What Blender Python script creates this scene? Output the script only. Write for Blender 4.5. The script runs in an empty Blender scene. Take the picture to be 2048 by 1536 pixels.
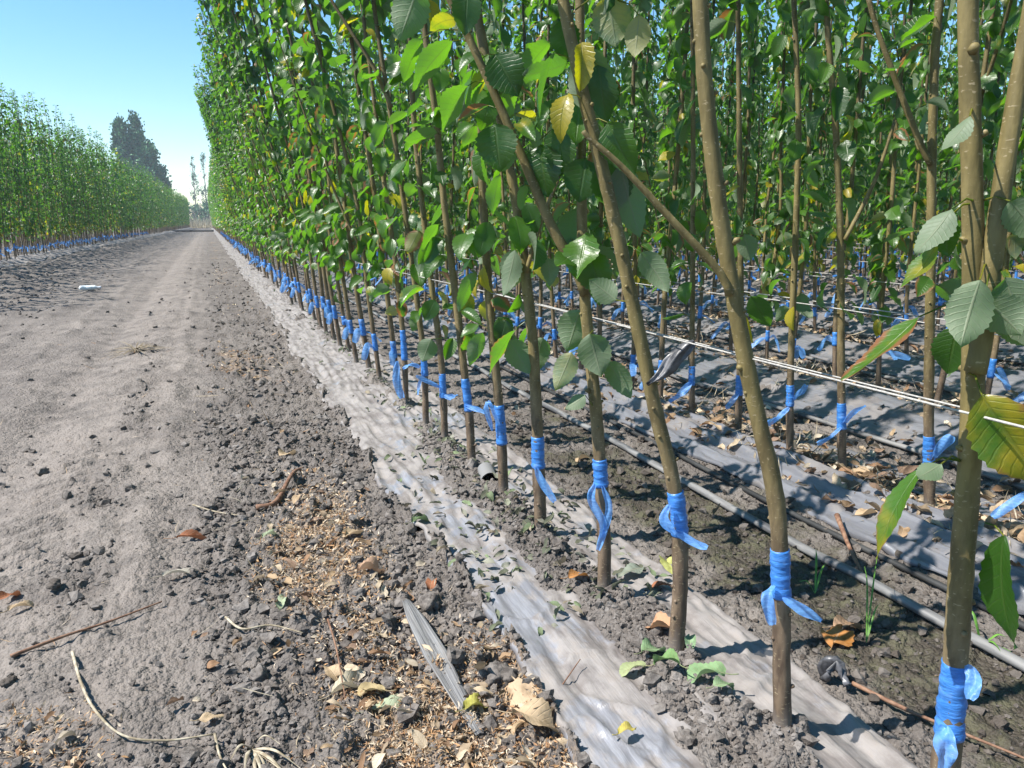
import bpy, math, random
import numpy as np
rng = np.random.default_rng(11)
random.seed(5)
SC = bpy.context.scene
COL = SC.collection
R = math.radians

# ------------------------------------------------------------------ camera
F, CX, CY, VX, VY, H = 1540., 1024., 768., 413., 443., .75
PITCH = math.atan((CY-VY)/F)
YAW = math.atan((CX-VX)/F*math.cos(PITCH))
FH = np.array([math.sin(YAW), math.cos(YAW), 0.]); RT = np.array([math.cos(YAW), -math.sin(YAW), 0.]); UP = np.array([0, 0, 1.])
FW = FH*math.cos(PITCH)-UP*math.sin(PITCH); CU = FH*math.sin(PITCH)+UP*math.cos(PITCH)
EYE = np.array([0, 0, H])
def ray(x, y): return FW+RT*(x-CX)/F-CU*(y-CY)/F
def gnd(x, y, z=0.):
    d = ray(x, y); return EYE+d*((z-H)/d[2])
def pln(x, y, dep):
    d = ray(x, y); return EYE+d*(dep/d.dot(FH))
cam = bpy.data.cameras.new('camera'); cam.sensor_width = 36; cam.lens = F/2048*36; cam.clip_end = 4000; cam.clip_start = .02
camo = bpy.data.objects.new('camera', cam); COL.objects.link(camo)
camo.location = EYE; camo.rotation_euler = (math.pi/2-PITCH, 0, -YAW)
SC.camera = camo

# ------------------------------------------------------------------ noise
def _h(ix, iy, s):
    h = (ix*374761393+iy*668265263+s*974634777) & 0xffffffff
    h = ((h ^ (h >> 13))*1274126177) & 0xffffffff
    return (h ^ (h >> 16)) & 0xffff
def pnoise(x, y, s=0):
    x = np.asarray(x, float); y = np.asarray(y, float)
    xi = np.floor(x); yi = np.floor(y); xf = x-xi; yf = y-yi
    xi = xi.astype(np.int64); yi = yi.astype(np.int64)
    u = xf*xf*xf*(xf*(xf*6-15)+10); v = yf*yf*yf*(yf*(yf*6-15)+10)
    def g(a, b):
        t = _h(xi+a, yi+b, s)*(2*math.pi/65536)
        return np.cos(t)*(xf-a)+np.sin(t)*(yf-b)
    a = g(0, 0); b = g(1, 0); c = g(0, 1); d = g(1, 1)
    return ((a+(b-a)*u)+((c+(d-c)*u)-(a+(b-a)*u))*v)*1.5
def fbm(x, y, o=4, s=0, k=.5):
    r = 0; a = 1.; 
    for i in range(o):
        r = r+a*pnoise(x*2**i, y*2**i, s+i*17); a *= k
    return r
def sst(a, b, x):
    t = np.clip((x-a)/(b-a), 0, 1); return t*t*(3-2*t)
def gs(x, s): return np.exp(-(x/s)**2)

# ------------------------------------------------------------------ mesh builder
class G:
    def __init__(s): s.V = []; s.Q = []; s.T = []; s.qm = []; s.tm = []; s.tint = []; s.luv = []; s.n = 0
    def add(s, V, Q=None, T=None, tint=(0, 0, .5), luv=None, mi=0):
        V = np.asarray(V, float).reshape(-1, 3); n = len(V)
        if Q is not None and len(Q): s.Q.append(np.asarray(Q, np.int64)+s.n); s.qm.append(np.full(len(Q), mi))
        if T is not None and len(T): s.T.append(np.asarray(T, np.int64)+s.n); s.tm.append(np.full(len(T), mi))
        t = np.asarray(tint, float)
        s.tint.append(np.tile(t, (n, 1)) if t.ndim == 1 else t)
        s.luv.append(np.tile((0., .5), (n, 1)) if luv is None else np.asarray(luv, float))
        s.V.append(V); s.n += n
    def build(s, name, mats, parent=None, smooth=True):
        V = np.concatenate(s.V); Q = np.concatenate(s.Q) if s.Q else np.zeros((0, 4), np.int64)
        T = np.concatenate(s.T) if s.T else np.zeros((0, 3), np.int64)
        me = bpy.data.meshes.new(name)
        me.vertices.add(len(V)); me.vertices.foreach_set('co', V.astype(np.float32).ravel())
        li = np.concatenate([Q.ravel(), T.ravel()]).astype(np.int32)
        me.loops.add(len(li)); me.loops.foreach_set('vertex_index', li)
        me.polygons.add(len(Q)+len(T))
        ls = np.concatenate([np.arange(len(Q))*4, len(Q)*4+np.arange(len(T))*3]).astype(np.int32)
        me.polygons.foreach_set('loop_start', ls)
        mi = np.concatenate(s.qm+s.tm).astype(np.int32)
        me.update(calc_edges=True)
        me.polygons.foreach_set('material_index', mi)
        me.polygons.foreach_set('use_smooth', np.full(len(Q)+len(T), smooth))
        tn = np.concatenate(s.tint); c = np.ones((len(V), 4)); c[:, :3] = tn
        a = me.attributes.new('tint', 'FLOAT_COLOR', 'POINT'); a.data.foreach_set('color', c.astype(np.float32).ravel())
        lu = np.zeros((len(V), 3)); lu[:, :2] = np.concatenate(s.luv)
        a = me.attributes.new('luv', 'FLOAT_VECTOR', 'POINT'); a.data.foreach_set('vector', lu.astype(np.float32).ravel())
        for m in (mats if isinstance(mats, (list, tuple)) else [mats]): me.materials.append(m)
        o = bpy.data.objects.new(name, me); COL.objects.link(o)
        if parent: o.parent = parent
        return o
def tag(o, label=None, cat=None, group=None, kind=None):
    if label: o['label'] = label
    if cat: o['category'] = cat
    if group: o['group'] = group
    if kind: o['kind'] = kind
    return o
def empty(name, loc, rz=0):
    o = bpy.data.objects.new(name, None); COL.objects.link(o); o.location = loc; o.rotation_euler = (0, 0, rz); o.empty_display_size = .1
    return o
def norm(v): return v/np.maximum(np.linalg.norm(v, axis=-1, keepdims=True), 1e-9)

def smooth_poly(P, step):
    P = np.asarray(P, float); out = []
    Q = np.vstack([2*P[0]-P[1], P, 2*P[-1]-P[-2]])
    for i in range(1, len(Q)-2):
        n = max(2, int(np.linalg.norm(Q[i+1]-Q[i])/step))
        for k in range(n):
            t = k/n
            out.append(.5*((2*Q[i])+(-Q[i-1]+Q[i+1])*t+(2*Q[i-1]-5*Q[i]+4*Q[i+1]-Q[i+2])*t*t+(-Q[i-1]+3*Q[i]-3*Q[i+1]+Q[i+2])*t**3))
    out.append(P[-1]); return np.array(out)
def frames(P):
    T = norm(np.gradient(P, axis=0)); X = np.zeros_like(T)
    x = np.cross(T[0], [0, 0, 1.]) if abs(T[0][2]) < .9 else np.cross(T[0], [0, 1., 0])
    for i in range(len(P)):
        x = x-T[i]*x.dot(T[i]); x = x/np.linalg.norm(x); X[i] = x
    return T, X, np.cross(T, X)
def tube(g, P, Rr, sides=8, tint=(0, 0, .5), mi=0, cap=True, bump=0., sq=(1, 1), seed=0):
    P = np.asarray(P, float); n = len(P); Rr = np.broadcast_to(np.asarray(Rr, float), (n,))
    T, X, Y = frames(P)
    a = np.arange(sides)*2*math.pi/sides
    rad = Rr[:, None]*np.ones((1, sides))
    if bump:
        s = np.cumsum(np.r_[0, np.linalg.norm(np.diff(P, axis=0), axis=1)])
        rad = rad*(1+bump*pnoise(s[:, None]*22+seed*3.1, a[None]*1.3+seed, seed)+bump*.6*pnoise(s[:, None]*11+seed, a[None]*.6, seed+3))
    V = P[:, None]+X[:, None]*(rad*np.cos(a)*sq[0])[..., None]+Y[:, None]*(rad*np.sin(a)*sq[1])[..., None]
    V = V.reshape(-1, 3)
    i = np.arange(n-1)[:, None]*sides; j = np.arange(sides)[None]; k = (j+1) % sides
    Q = np.stack([i+j, i+k, i+sides+k, i+sides+j], -1).reshape(-1, 4)
    Tt = None
    if cap:
        V = np.vstack([V, P[:1], P[-1:]])
        j = np.arange(sides); k = (j+1) % sides; b = (n-1)*sides
        Tt = np.vstack([np.stack([k, j, np.full(sides, n*sides)], -1), np.stack([b+j, b+k, np.full(sides, n*sides+1)], -1)])
    g.add(V, Q, Tt, tint, mi=mi)

# leaves
WT = np.array([0, .05, .14, .28, .42, .56, .70, .82, .92, 1.]); WW = np.array([.03, .34, .70, .95, 1., .93, .74, .50, .24, .0])
def ltemp(nt, us, serr):
    t = np.linspace(0, 1, nt); u = np.array(us)
    w = np.interp(t, WT, WW)
    if serr: w = w*(1+serr*np.where(np.arange(nt) % 2 == 0, 1, -1))
    tt = np.repeat(t, len(u)); uu = np.tile(u, nt); ww = np.repeat(w, len(u)); k = len(u)
    i = np.arange(nt-1)[:, None]*k; j = np.arange(k-1)[None]
    Q = np.stack([i+j, i+j+1, i+k+j+1, i+k+j], -1).reshape(-1, 4)
    return tt, uu, ww, Q
LT = {0: ltemp(21, (-1, -.5, 0, .5, 1), .055), 1: ltemp(9, (-1, 0, 1), .06), 2: ltemp(4, (-1, 0, 1), 0), 3: ltemp(3, (-1, 1), 0)}
def add_leaves(g, P, D, N, L, W, curl, fold, wav, tint, lod=1, mi=0):
    n = len(P)
    if n == 0: return
    P = np.asarray(P); D = norm(np.asarray(D)); N = np.asarray(N)
    N = norm(N-D*(N*D).sum(-1, keepdims=True)); S = np.cross(D, N)
    t, u, w, Q = LT[lod]; M = len(t)
    if lod == 3: w = np.array([.5, .5, 1, 1, .0, .0])
    br = lambda v: np.broadcast_to(np.asarray(v, float), (n,))[:, None]
    L = br(L); W = br(W); c = br(curl); c = np.where(np.abs(c) < 1e-3, 1e-3, c); fo = br(fold); wv = br(wav)
    th = c*t[None]
    al = L*np.sin(th)/c; dn = L*(1-np.cos(th))/c
    nt = N[:, None]*np.cos(th)[..., None]+D[:, None]*np.sin(th)[..., None]
    hw = W*.5*w[None]; ph = rng.uniform(0, 6, (n, 1))
    up = np.abs(u)[None]*hw*np.sin(fo)+wv*W*np.abs(u)[None]*np.sin(t[None]*9+ph+u[None]*1.7)*.5
    V = P[:, None]+D[:, None]*al[..., None]-N[:, None]*dn[..., None]+S[:, None]*(u[None]*hw*np.cos(fo))[..., None]+nt*up[..., None]
    QQ = (Q[None]+(np.arange(n)*M)[:, None, None]).reshape(-1, 4)
    tn = np.repeat(np.broadcast_to(np.asarray(tint, float), (n, 3)), M, axis=0)
    lu = np.tile(np.stack([u, t], -1), (n, 1))
    g.add(V.reshape(-1, 3), QQ, None, tn, lu, mi)
def add_petioles(g, A, B, r, tint, mi=0):
    n = len(A)
    if n == 0: return
    d = norm(B-A); x = np.cross(d, [0.03, .02, 1.]); x = norm(x); y = np.cross(d, x)
    Ln = np.linalg.norm(B-A, axis=-1, keepdims=True)
    rings = [A, (A+B)/2+np.array([0, 0, 1.])*Ln*.12, B]; vs = []
    for c, k in zip(rings, (1.25, .9, .8)):
        for a in (0, 2.094, 4.189): vs.append(c+(x*math.cos(a)+y*math.sin(a))*r*k)
    V = np.stack(vs, 1)
    Q = np.array([[i*3+j, i*3+(j+1) % 3, i*3+3+(j+1) % 3, i*3+3+j] for i in range(2) for j in range(3)])
    QQ = (Q[None]+(np.arange(n)*9)[:, None, None]).reshape(-1, 4)
    tn = np.repeat(np.broadcast_to(np.asarray(tint, float), (n, 3)), 9, axis=0)
    g.add(V.reshape(-1, 3), QQ, None, tn, np.tile((0, .5), (n*9, 1)), mi)

# ------------------------------------------------------------------ materials
class NT:
    def __init__(s, name):
        s.m = bpy.data.materials.new(name); s.m.use_nodes = True; s.t = s.m.node_tree; s.t.nodes.clear()
        s.out = s.n('ShaderNodeOutputMaterial')
    def n(s, ty, **k):
        o = s.t.nodes.new(ty)
        for a, v in k.items(): setattr(o, a, v)
        return o
    def l(s, a, b): s.t.links.new(a, b)
    def set(s, sock, v):
        if isinstance(v, bpy.types.NodeSocket): s.l(v, sock)
        else: sock.default_value = v
    def math(s, op, a, b=0., c=None, clamp=False):
        o = s.n('ShaderNodeMath', operation=op, use_clamp=clamp); s.set(o.inputs[0], a); s.set(o.inputs[1], b)
        if c is not None: s.set(o.inputs[2], c)
        return o.outputs[0]
    def mix(s, f, a, b):
        o = s.n('ShaderNodeMix', data_type='RGBA'); s.set(o.inputs[0], f)
        s.set(o.inputs[6], a if isinstance(a, bpy.types.NodeSocket) else (*a, 1)); s.set(o.inputs[7], b if isinstance(b, bpy.types.NodeSocket) else (*b, 1))
        return o.outputs[2]
    def noise(s, vec, scale, detail=4, rough=.55, dim='3D'):
        o = s.n('ShaderNodeTexNoise'); o.inputs['Scale'].default_value = scale; o.inputs['Detail'].default_value = detail; o.inputs['Roughness'].default_value = rough
        if vec is not None: s.l(vec, o.inputs['Vector'])
        return o.outputs['Fac']
    def ramp(s, f, a, b): 
        o = s.n('ShaderNodeMapRange', clamp=True, interpolation_type='SMOOTHSTEP'); s.set(o.inputs[0], f); s.set(o.inputs[1], a); s.set(o.inputs[2], b); return o.outputs[0]
    def scale(s, vec, sc):
        o = s.n('ShaderNodeMapping'); o.inputs['Scale'].default_value = sc; s.l(vec, o.inputs['Vector']); return o.outputs[0]
    def obj(s): return s.n('ShaderNodeTexCoord').outputs['Object']
    def attr(s, name): return s.n('ShaderNodeAttribute', attribute_name=name)
    def bump(s, h, st, dist): 
        o = s.n('ShaderNodeBump'); o.inputs['Strength'].default_value = st; o.inputs['Distance'].default_value = dist; s.l(h, o.inputs['Height']); return o.outputs[0]
    def pbr(s, col, rough=.8, spec=.3, normal=None, **k):
        o = s.n('ShaderNodeBsdfPrincipled'); s.set(o.inputs['Base Color'], col if isinstance(col, bpy.types.NodeSocket) else (*col, 1))
        s.set(o.inputs['Roughness'], rough); s.set(o.inputs['Specular IOR Level'], spec)
        if normal is not None: s.l(normal, o.inputs['Normal'])
        for a, v in k.items(): s.set(o.inputs[a], v)
        return o.outputs[0]
    def mixs(s, f, a, b):
        o = s.n('ShaderNodeMixShader'); s.set(o.inputs[0], f); s.l(a, o.inputs[1]); s.l(b, o.inputs[2]); return o.outputs[0]
    def done(s, sh): s.l(sh, s.out.inputs[0]); return s.m

def m_soil():
    k = NT('dry_soil'); v = k.obj(); at = k.n('ShaderNodeSeparateColor'); k.l(k.attr('tint').outputs['Color'], at.inputs[0])
    wet, chaff, fine = at.outputs[0], at.outputs[1], at.outputs[2]
    n1 = k.noise(v, 2.2, 5); n2 = k.noise(v, 26, 6, .6); n3 = k.noise(v, 140, 5, .65); n4 = k.noise(v, 9, 5)
    c = k.mix(k.ramp(n1, .35, .65), SOIL_A, SOIL_B)
    c = k.mix(k.math('MULTIPLY', k.ramp(n2, .42, .7), .55), c, SOIL_C)
    c = k.mix(k.math('MULTIPLY', k.ramp(n3, .52, .72), .5), c, SOIL_D)
    c = k.mix(k.math('MULTIPLY', fine, k.ramp(n4, .3, .62)), c, SOIL_E)
    cm = k.ramp(k.math('ADD', chaff, k.math('MULTIPLY', k.math('SUBTRACT', n3, .5), 1.6)), .45, .75)
    c = k.mix(k.math('MULTIPLY', cm, .45), c, (.29, .20, .125))
    wm = k.ramp(k.math('ADD', wet, k.math('MULTIPLY', k.math('SUBTRACT', n4, .5), 1.1)), .35, .75)
    c = k.mix(wm, c, k.mix(k.ramp(n2, .4, .65), (.055, .046, .036), (.085, .08, .05)))
    def crumbs(sc):
        o = k.n('ShaderNodeTexVoronoi', feature='F1'); o.inputs['Scale'].default_value = sc; k.l(v, o.inputs['Vector']); o.inputs['Randomness'].default_value = 1
        return k.math('SUBTRACT', 1, k.math('POWER', o.outputs['Distance'], 1.6))
    rg = k.math('MULTIPLY_ADD', fine, -.5, 1.)
    cr = k.math('MULTIPLY', k.math('ADD', k.math('MULTIPLY', crumbs(75), .9), k.math('MULTIPLY', crumbs(190), .45)), rg)
    h = k.math('ADD', k.math('ADD', k.math('MULTIPLY', n2, .7), k.math('MULTIPLY', n3, .5)), k.math('MULTIPLY', cr, .9))
    b = k.bump(h, .75, .012)
    return k.done(k.pbr(c, k.math('MULTIPLY_ADD', wm, -.3, .92), .25, b))
#SOIL
SOIL_A = (.176, .155, .139); SOIL_B = (.122, .107, .097); SOIL_C = (.072, .062, .056); SOIL_D = (.26, .238, .222); SOIL_E = (.228, .198, .176)
def m_clod():
    k = NT('soil_clod'); v = k.n('ShaderNodeNewGeometry').outputs['Position']; n = k.noise(v, 90, 6, .65); n2 = k.noise(v, 14, 3)
    c = k.mix(k.ramp(n, .35, .65), SOIL_C, SOIL_A); c = k.mix(k.math('MULTIPLY', k.ramp(n2, .45, .7), .6), c, SOIL_D)
    c = k.mix(k.n('ShaderNodeSeparateColor').outputs[0], c, c)
    sp = k.n('ShaderNodeSeparateColor'); k.l(k.attr('tint').outputs['Color'], sp.inputs[0])
    c = k.mix(sp.outputs[0], c, (.075, .062, .052))
    return k.done(k.pbr(c, .93, .2, k.bump(n, .8, .006)))
def m_film():
    k = NT('mulch_film'); v = k.n('ShaderNodeNewGeometry').outputs['Position']
    at = k.n('ShaderNodeSeparateColor'); k.l(k.attr('tint').outputs['Color'], at.inputs[0])
    st = k.scale(v, (95, 5, 40)); ns = k.noise(st, 1, 5, .6); st2 = k.scale(v, (300, 14, 90)); ns2 = k.noise(st2, 1, 4, .6)
    nd = k.noise(k.scale(v, (1, .6, 1)), 9, 8, .66); nb = k.noise(k.scale(v, (1, .7, 1)), 17, 6, .62)
    c = k.mix(k.ramp(ns, .35, .65), (.158, .157, .17), (.235, .237, .258))
    c = k.mix(k.math('MULTIPLY', k.ramp(ns2, .5, .7), .28), c, (.14, .14, .165))
    dust = k.ramp(k.math('ADD', nd, k.math('MULTIPLY', at.outputs[0], .35)), .475, .565)
    dust2 = k.ramp(nb, .55, .66)
    c = k.mix(k.math('MULTIPLY', dust, .85), c, k.mix(k.ramp(nb, .35, .62), (.132, .112, .10), (.238, .216, .20)))
    c = k.mix(k.math('MULTIPLY', dust2, .4), c, (.215, .18, .155))
    c = k.mix(k.math('MULTIPLY', at.outputs[1], .5), c, (.07, .07, .078))     # film of the inner rows is mixed towards dark grey
    rg = k.math('MULTIPLY_ADD', dust, .48, .30)
    b = k.bump(k.math('ADD', k.math('MULTIPLY', ns, .7), k.math('MULTIPLY', nd, .6)), .6, .006)
    return k.done(k.pbr(c, rg, .5, b))
def m_bark(name='shaded_bark', dark=.85):
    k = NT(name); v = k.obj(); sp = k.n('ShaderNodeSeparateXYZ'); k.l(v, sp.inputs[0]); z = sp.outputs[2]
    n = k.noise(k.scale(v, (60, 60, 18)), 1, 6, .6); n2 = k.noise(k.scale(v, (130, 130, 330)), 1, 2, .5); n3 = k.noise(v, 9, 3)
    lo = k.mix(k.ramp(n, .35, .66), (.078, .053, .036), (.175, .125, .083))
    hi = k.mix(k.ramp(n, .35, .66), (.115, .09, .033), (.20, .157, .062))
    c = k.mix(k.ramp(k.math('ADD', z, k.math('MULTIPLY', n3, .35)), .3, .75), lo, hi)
    upper_shade = k.ramp(z, .9, 1.8); c = k.mix(k.math('MULTIPLY', upper_shade, dark), c, (.055, .043, .028))  # canopy shade painted into the bark colour, deepening up the stem
    c = k.mix(k.math('MULTIPLY', k.ramp(n2, .63, .70), .6), c, (.36, .29, .18))
    c = k.mix(k.math('MULTIPLY', k.ramp(k.math('ADD', z, k.math('MULTIPLY', n, .12)), .12, .07), .75), c, SOIL_A)
    return k.done(k.pbr(c, .62, .35, k.bump(k.math('ADD', n, k.math('MULTIPLY', n2, .12)), .5, .003)))
def m_leaf(name='leaf', dry=False):
    k = NT(name); sp = k.n('ShaderNodeSeparateColor'); k.l(k.attr('tint').outputs['Color'], sp.inputs[0])
    lv = k.n('ShaderNodeSeparateXYZ'); k.l(k.attr('luv').outputs['Vector'], lv.inputs[0]); u, t = lv.outputs[0], lv.outputs[1]
    geo = k.n('ShaderNodeNewGeometry'); v = geo.outputs['Position']; n = k.noise(v, 70, 4, .6); nb = k.noise(v, 26, 3)
    au = k.math('ABSOLUTE', u)
    ph = k.math('MULTIPLY', k.math('SUBTRACT', t, k.math('MULTIPLY', au, .16)), 62.8)
    vein = k.ramp(k.math('SINE', ph), .72, 1.); mid = k.math('SUBTRACT', 1, k.ramp(au, .02, .09))
    vv = k.math('MAXIMUM', k.math('MULTIPLY', vein, .45), mid)
    g = k.mix(sp.outputs[2], (.017, .055, .010), (.066, .155, .014))
    g = k.mix(k.math('MULTIPLY', n, .35), g, (.026, .066, .010))
    ye = k.ramp(k.math('ADD', sp.outputs[0], k.math('MULTIPLY', k.math('SUBTRACT', nb, .5), .9)), .45, .75)
    g = k.mix(ye, g, (.30, .24, .02))
    be = k.ramp(k.math('ADD', k.math('ADD', k.math('MULTIPLY', sp.outputs[1], 1.), k.math('MULTIPLY', au, .42)), k.math('MULTIPLY', k.math('SUBTRACT', nb, .5), .8)), .82, 1.0)
    be = k.math('MULTIPLY', be, k.ramp(sp.outputs[1], .05, .2))
    g = k.mix(be, g, k.mix(n, (.20, .07, .03), (.30, .15, .07)))
    top = k.mix(k.math('MULTIPLY', vv, .3), g, (.11, .18, .04))
    und = k.mix(.6, g, k.mix(be, (.25, .29, .22), (.27, .17, .11))); und = k.mix(k.math('MULTIPLY', vv, .45), und, (.30, .32, .20))
    c = k.mix(geo.outputs['Backfacing'], top, und)
    rough = k.math('MULTIPLY_ADD', geo.outputs['Backfacing'], .2, .36)
    bmp = k.bump(k.math('SUBTRACT', n, k.math('MULTIPLY', vv, 1.2)), .35, .0025)
    p = k.pbr(c, rough, .6, bmp)
    hsv = k.n('ShaderNodeHueSaturation'); hsv.inputs['Saturation'].default_value = 1.12; hsv.inputs['Value'].default_value = 3.2; k.l(g, hsv.inputs['Color'])
    tc = k.mix(.45, hsv.outputs[0], (.17, .42, .012)); tc = k.mix(k.math('MULTIPLY', be, .8), tc, (.40, .14, .03)); tc = k.mix(k.math('MULTIPLY', vv, .45), tc, (.07, .13, .015))
    tr = k.n('ShaderNodeBsdfTranslucent'); k.l(tc, tr.inputs[0])
    return k.done(k.mixs(.44, p, tr.outputs[0]))
def m_dry():
    k = NT('dry_litter'); c0 = k.attr('tint').outputs['Color']; lv = k.n('ShaderNodeSeparateXYZ'); k.l(k.attr('luv').outputs['Vector'], lv.inputs[0])
    geo = k.n('ShaderNodeNewGeometry'); n = k.noise(geo.outputs['Position'], 110, 4, .6); n2 = k.noise(geo.outputs['Position'], 35, 3)
    au = k.math('ABSOLUTE', lv.outputs[0])
    vein = k.math('MAXIMUM', k.math('MULTIPLY', k.ramp(k.math('SINE', k.math('MULTIPLY', k.math('SUBTRACT', lv.outputs[1], k.math('MULTIPLY', au, .16)), 62.8)), .75, 1.), .5), k.math('SUBTRACT', 1, k.ramp(au, .02, .1)))
    d = k.n('ShaderNodeHueSaturation'); d.inputs['Value'].default_value = .55; d.inputs['Saturation'].default_value = 1.1; k.l(c0, d.inputs['Color'])
    c = k.mix(k.ramp(n2, .45, .65), c0, d.outputs[0]); c = k.mix(k.math('MULTIPLY', n, .3), c, c0)
    c = k.mix(k.math('MULTIPLY', vein, .3), c, (.45, .36, .24))
    p = k.pbr(c, .75, .25, k.bump(k.math('SUBTRACT', n, vein), .5, .002)); tr = k.n('ShaderNodeBsdfTranslucent'); k.l(c0, tr.inputs[0])
    return k.done(k.mixs(.2, p, tr.outputs[0]))
def m_tape(name, col, tail):
    k = NT(name); v = k.obj(); n = k.noise(k.scale(v, (60, 60, 240)), 1, 4, .6); n2 = k.noise(v, 40, 3)
    c = k.mix(k.ramp(n, .35, .7), col, tuple(min(1, x*1.45+.03) for x in col)); c = k.mix(k.math('MULTIPLY', k.ramp(n2, .55, .75), .35), c, (.34, .46, .62))
    p = k.pbr(c, .34, .5, k.bump(n, .6, .003))
    tr = k.n('ShaderNodeBsdfTranslucent'); k.l(c, tr.inputs[0])
    s = k.mixs(.5 if tail else .12, p, tr.outputs[0])
    if tail:
        tp = k.n('ShaderNodeBsdfTransparent'); s = k.mixs(.18, s, tp.outputs[0])
    return k.done(s)
def m_plain(name, a, b, rough=.6, spec=.4, sc=60, bump=.3, stretch=(1, 1, 1)):
    k = NT(name); v = k.scale(k.n('ShaderNodeNewGeometry').outputs['Position'], stretch); n = k.noise(v, sc, 5, .6)
    return k.done(k.pbr(k.mix(k.ramp(n, .35, .65), a, b), rough, spec, k.bump(n, bump, .003)))
M_SOIL = m_soil(); M_CLOD = m_clod(); M_FILM = m_film(); M_BARK_SHADED = m_bark(); M_BARK_LIT = m_bark('lit_bark', .15); M_LEAF = m_leaf(); M_DRY = m_dry()  # same bark twice: one with shade painted in, one lit for the front trunks
M_TAPE = m_tape('blue_tape', (.03, .16, .47), False); M_TAIL = m_tape('blue_tape_tail', (.13, .34, .78), True)
M_HOSE = m_plain('drip_hose', (.06, .06, .064), (.20, .195, .19), .5, .4, 30, .3, (1, .15, 1))
M_STRING = m_plain('string', (.27, .26, .245), (.42, .405, .38), .8, .2, 200)
M_BLACKFILM = m_plain('black_film', (.025, .025, .028), (.12, .12, .13), .4, .5, 30, .5, (1, 1, 1))
def m_strip():
    k = NT('weathered_film'); v = k.attr('luv').outputs['Vector']; n = k.noise(k.scale(v, (7, 1.6, 1)), 1, 5, .65); n2 = k.noise(v, 3, 3)
    c = k.mix(k.ramp(n, .32, .66), (.06, .06, .065), (.27, .265, .26)); c = k.mix(k.math('MULTIPLY', k.ramp(n2, .5, .7), .5), c, SOIL_A)
    return k.done(k.pbr(c, .55, .4, k.bump(n, .7, .004)))
M_GREYFILM = m_strip()
M_TWIG = m_plain('twig_bark', (.13, .065, .04), (.24, .14, .09), .7, .3, 70)
M_STRAW = m_plain('straw', (.22, .18, .12), (.42, .37, .28), .7, .2, 45)
M_WEED = m_plain('weed', (.11, .085, .055), (.24, .20, .14), .8, .2, 40)
M_POPLAR = m_plain('poplar_leaf', (.03, .12, .045), (.085, .22, .085), .55, .4, 1.2, 0)
M_POPBARK = m_plain('poplar_bark', (.16, .14, .12), (.26, .23, .20), .85, .2, 3)
M_BOTTLE = m_plain('bottle_plastic', (.62, .66, .68), (.75, .78, .79), .25, .5, 20, .1)
M_DGRASS = m_plain('dry_grass', (.36, .30, .20), (.50, .43, .30), .8, .2, 2)
M_PIPE = m_plain('dark_pipe', (.02, .02, .02), (.045, .045, .045), .6, .3, 5)
M_GRASS = m_plain('grass', (.06, .15, .02), (.12, .26, .04), .5, .4, 30)

# ------------------------------------------------------------------ terrain
ROW1 = .71; ROWS = [ROW1+.98*i for i in range(30)]; LROW = -3.42
def LX(y): return LROW+.018*np.maximum(np.asarray(y, float)-16, 0)
def edgeL(y): return .425+.045*pnoise(y*.9+3.3, 0*y, 5)*np.minimum(1, y)+.018*pnoise(y*5, 0*y, 6)+.006*pnoise(y*22, 0*y, 7)
def edgeR(y): return .893+.012*pnoise(y*1.1, 0*y, 8)+.004*pnoise(y*9, 0*y, 9)
def bed(x, y):
    z = -.03+.03*gs(x-.66, .26)+.012*fbm(x*.9, y*.9, 2, 40)*sst(.5, 3, np.hypot(x-.7, y-1))
    for i in range(1, 12):
        X = ROWS[i]
        z = z+.03*gs(x-X, .22)
        if i >= 2: z = z+.10*gs(x-(X-.27), .17)*(.8+.4*pnoise(y*.7, 0*y, 60+i))
        else: z = z+.03*gs(x-(X-.12), .15)
    z = z+.10*gs(x-LX(y), .3)+.05*gs(x-LX(y)-.67, .25)*(.6+pnoise(x*3, y*3, 71))
    wv = .05*pnoise(y*.7, 0*y, 73)
    z = z+(x < -.02)*(y < 60)*(.020*gs(x+.19-wv, .05)*np.clip(.5+1.3*pnoise(x*6, y*3, 74), 0, 1)+.022*gs(x+.98-wv, .06)*np.clip(.5+1.3*pnoise(x*6, y*3, 75), 0, 1))
    z = z+(x < -.05)*(y < 60)*(-.020*gs(x+.66-wv, .10)-.018*gs(x+1.5-wv, .12)+.022*gs(x+1.28-wv, .06)*np.clip(.4+1.3*pnoise(x*5, y*3, 76), 0, 1)+.04*sst(-1.5, -2.0, x)*fbm(x*3.2, y*1.4, 3, 77))
    z = z+(x < -.05)*(-.012*gs(x+.62, .2)-.014*gs(x+1.75, .25)+.012*gs(x+.33, .07)*(.5+1.2*pnoise(x*9, y*4, 72)))
    return z
def cover(x, y):
    near = 1-sst(1.9, 2.8, y)
    c = 1.15*gs(x-(.675+.03*pnoise(y*2.2, 0*y, 20)), .085)-.55+.55*fbm(x*7, y*5, 4, 21)
    c2 = -.52+.46*gs(x-.70, .09)+.75*fbm(x*5.5, y*3.2, 4, 23)
    # soil has drifted over the film edge here and there
    c3 = -.5+.9*gs(x-edgeL(y), .03)+.6*fbm(x*9, y*6, 3, 25)
    c = np.maximum(c*near+c2*(1-near), c3-.14)
    for (px, py) in HOLES: c = np.maximum(c, .8-np.hypot(x-px, (y-py))/.055)
    return c
HOLES = []
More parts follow.
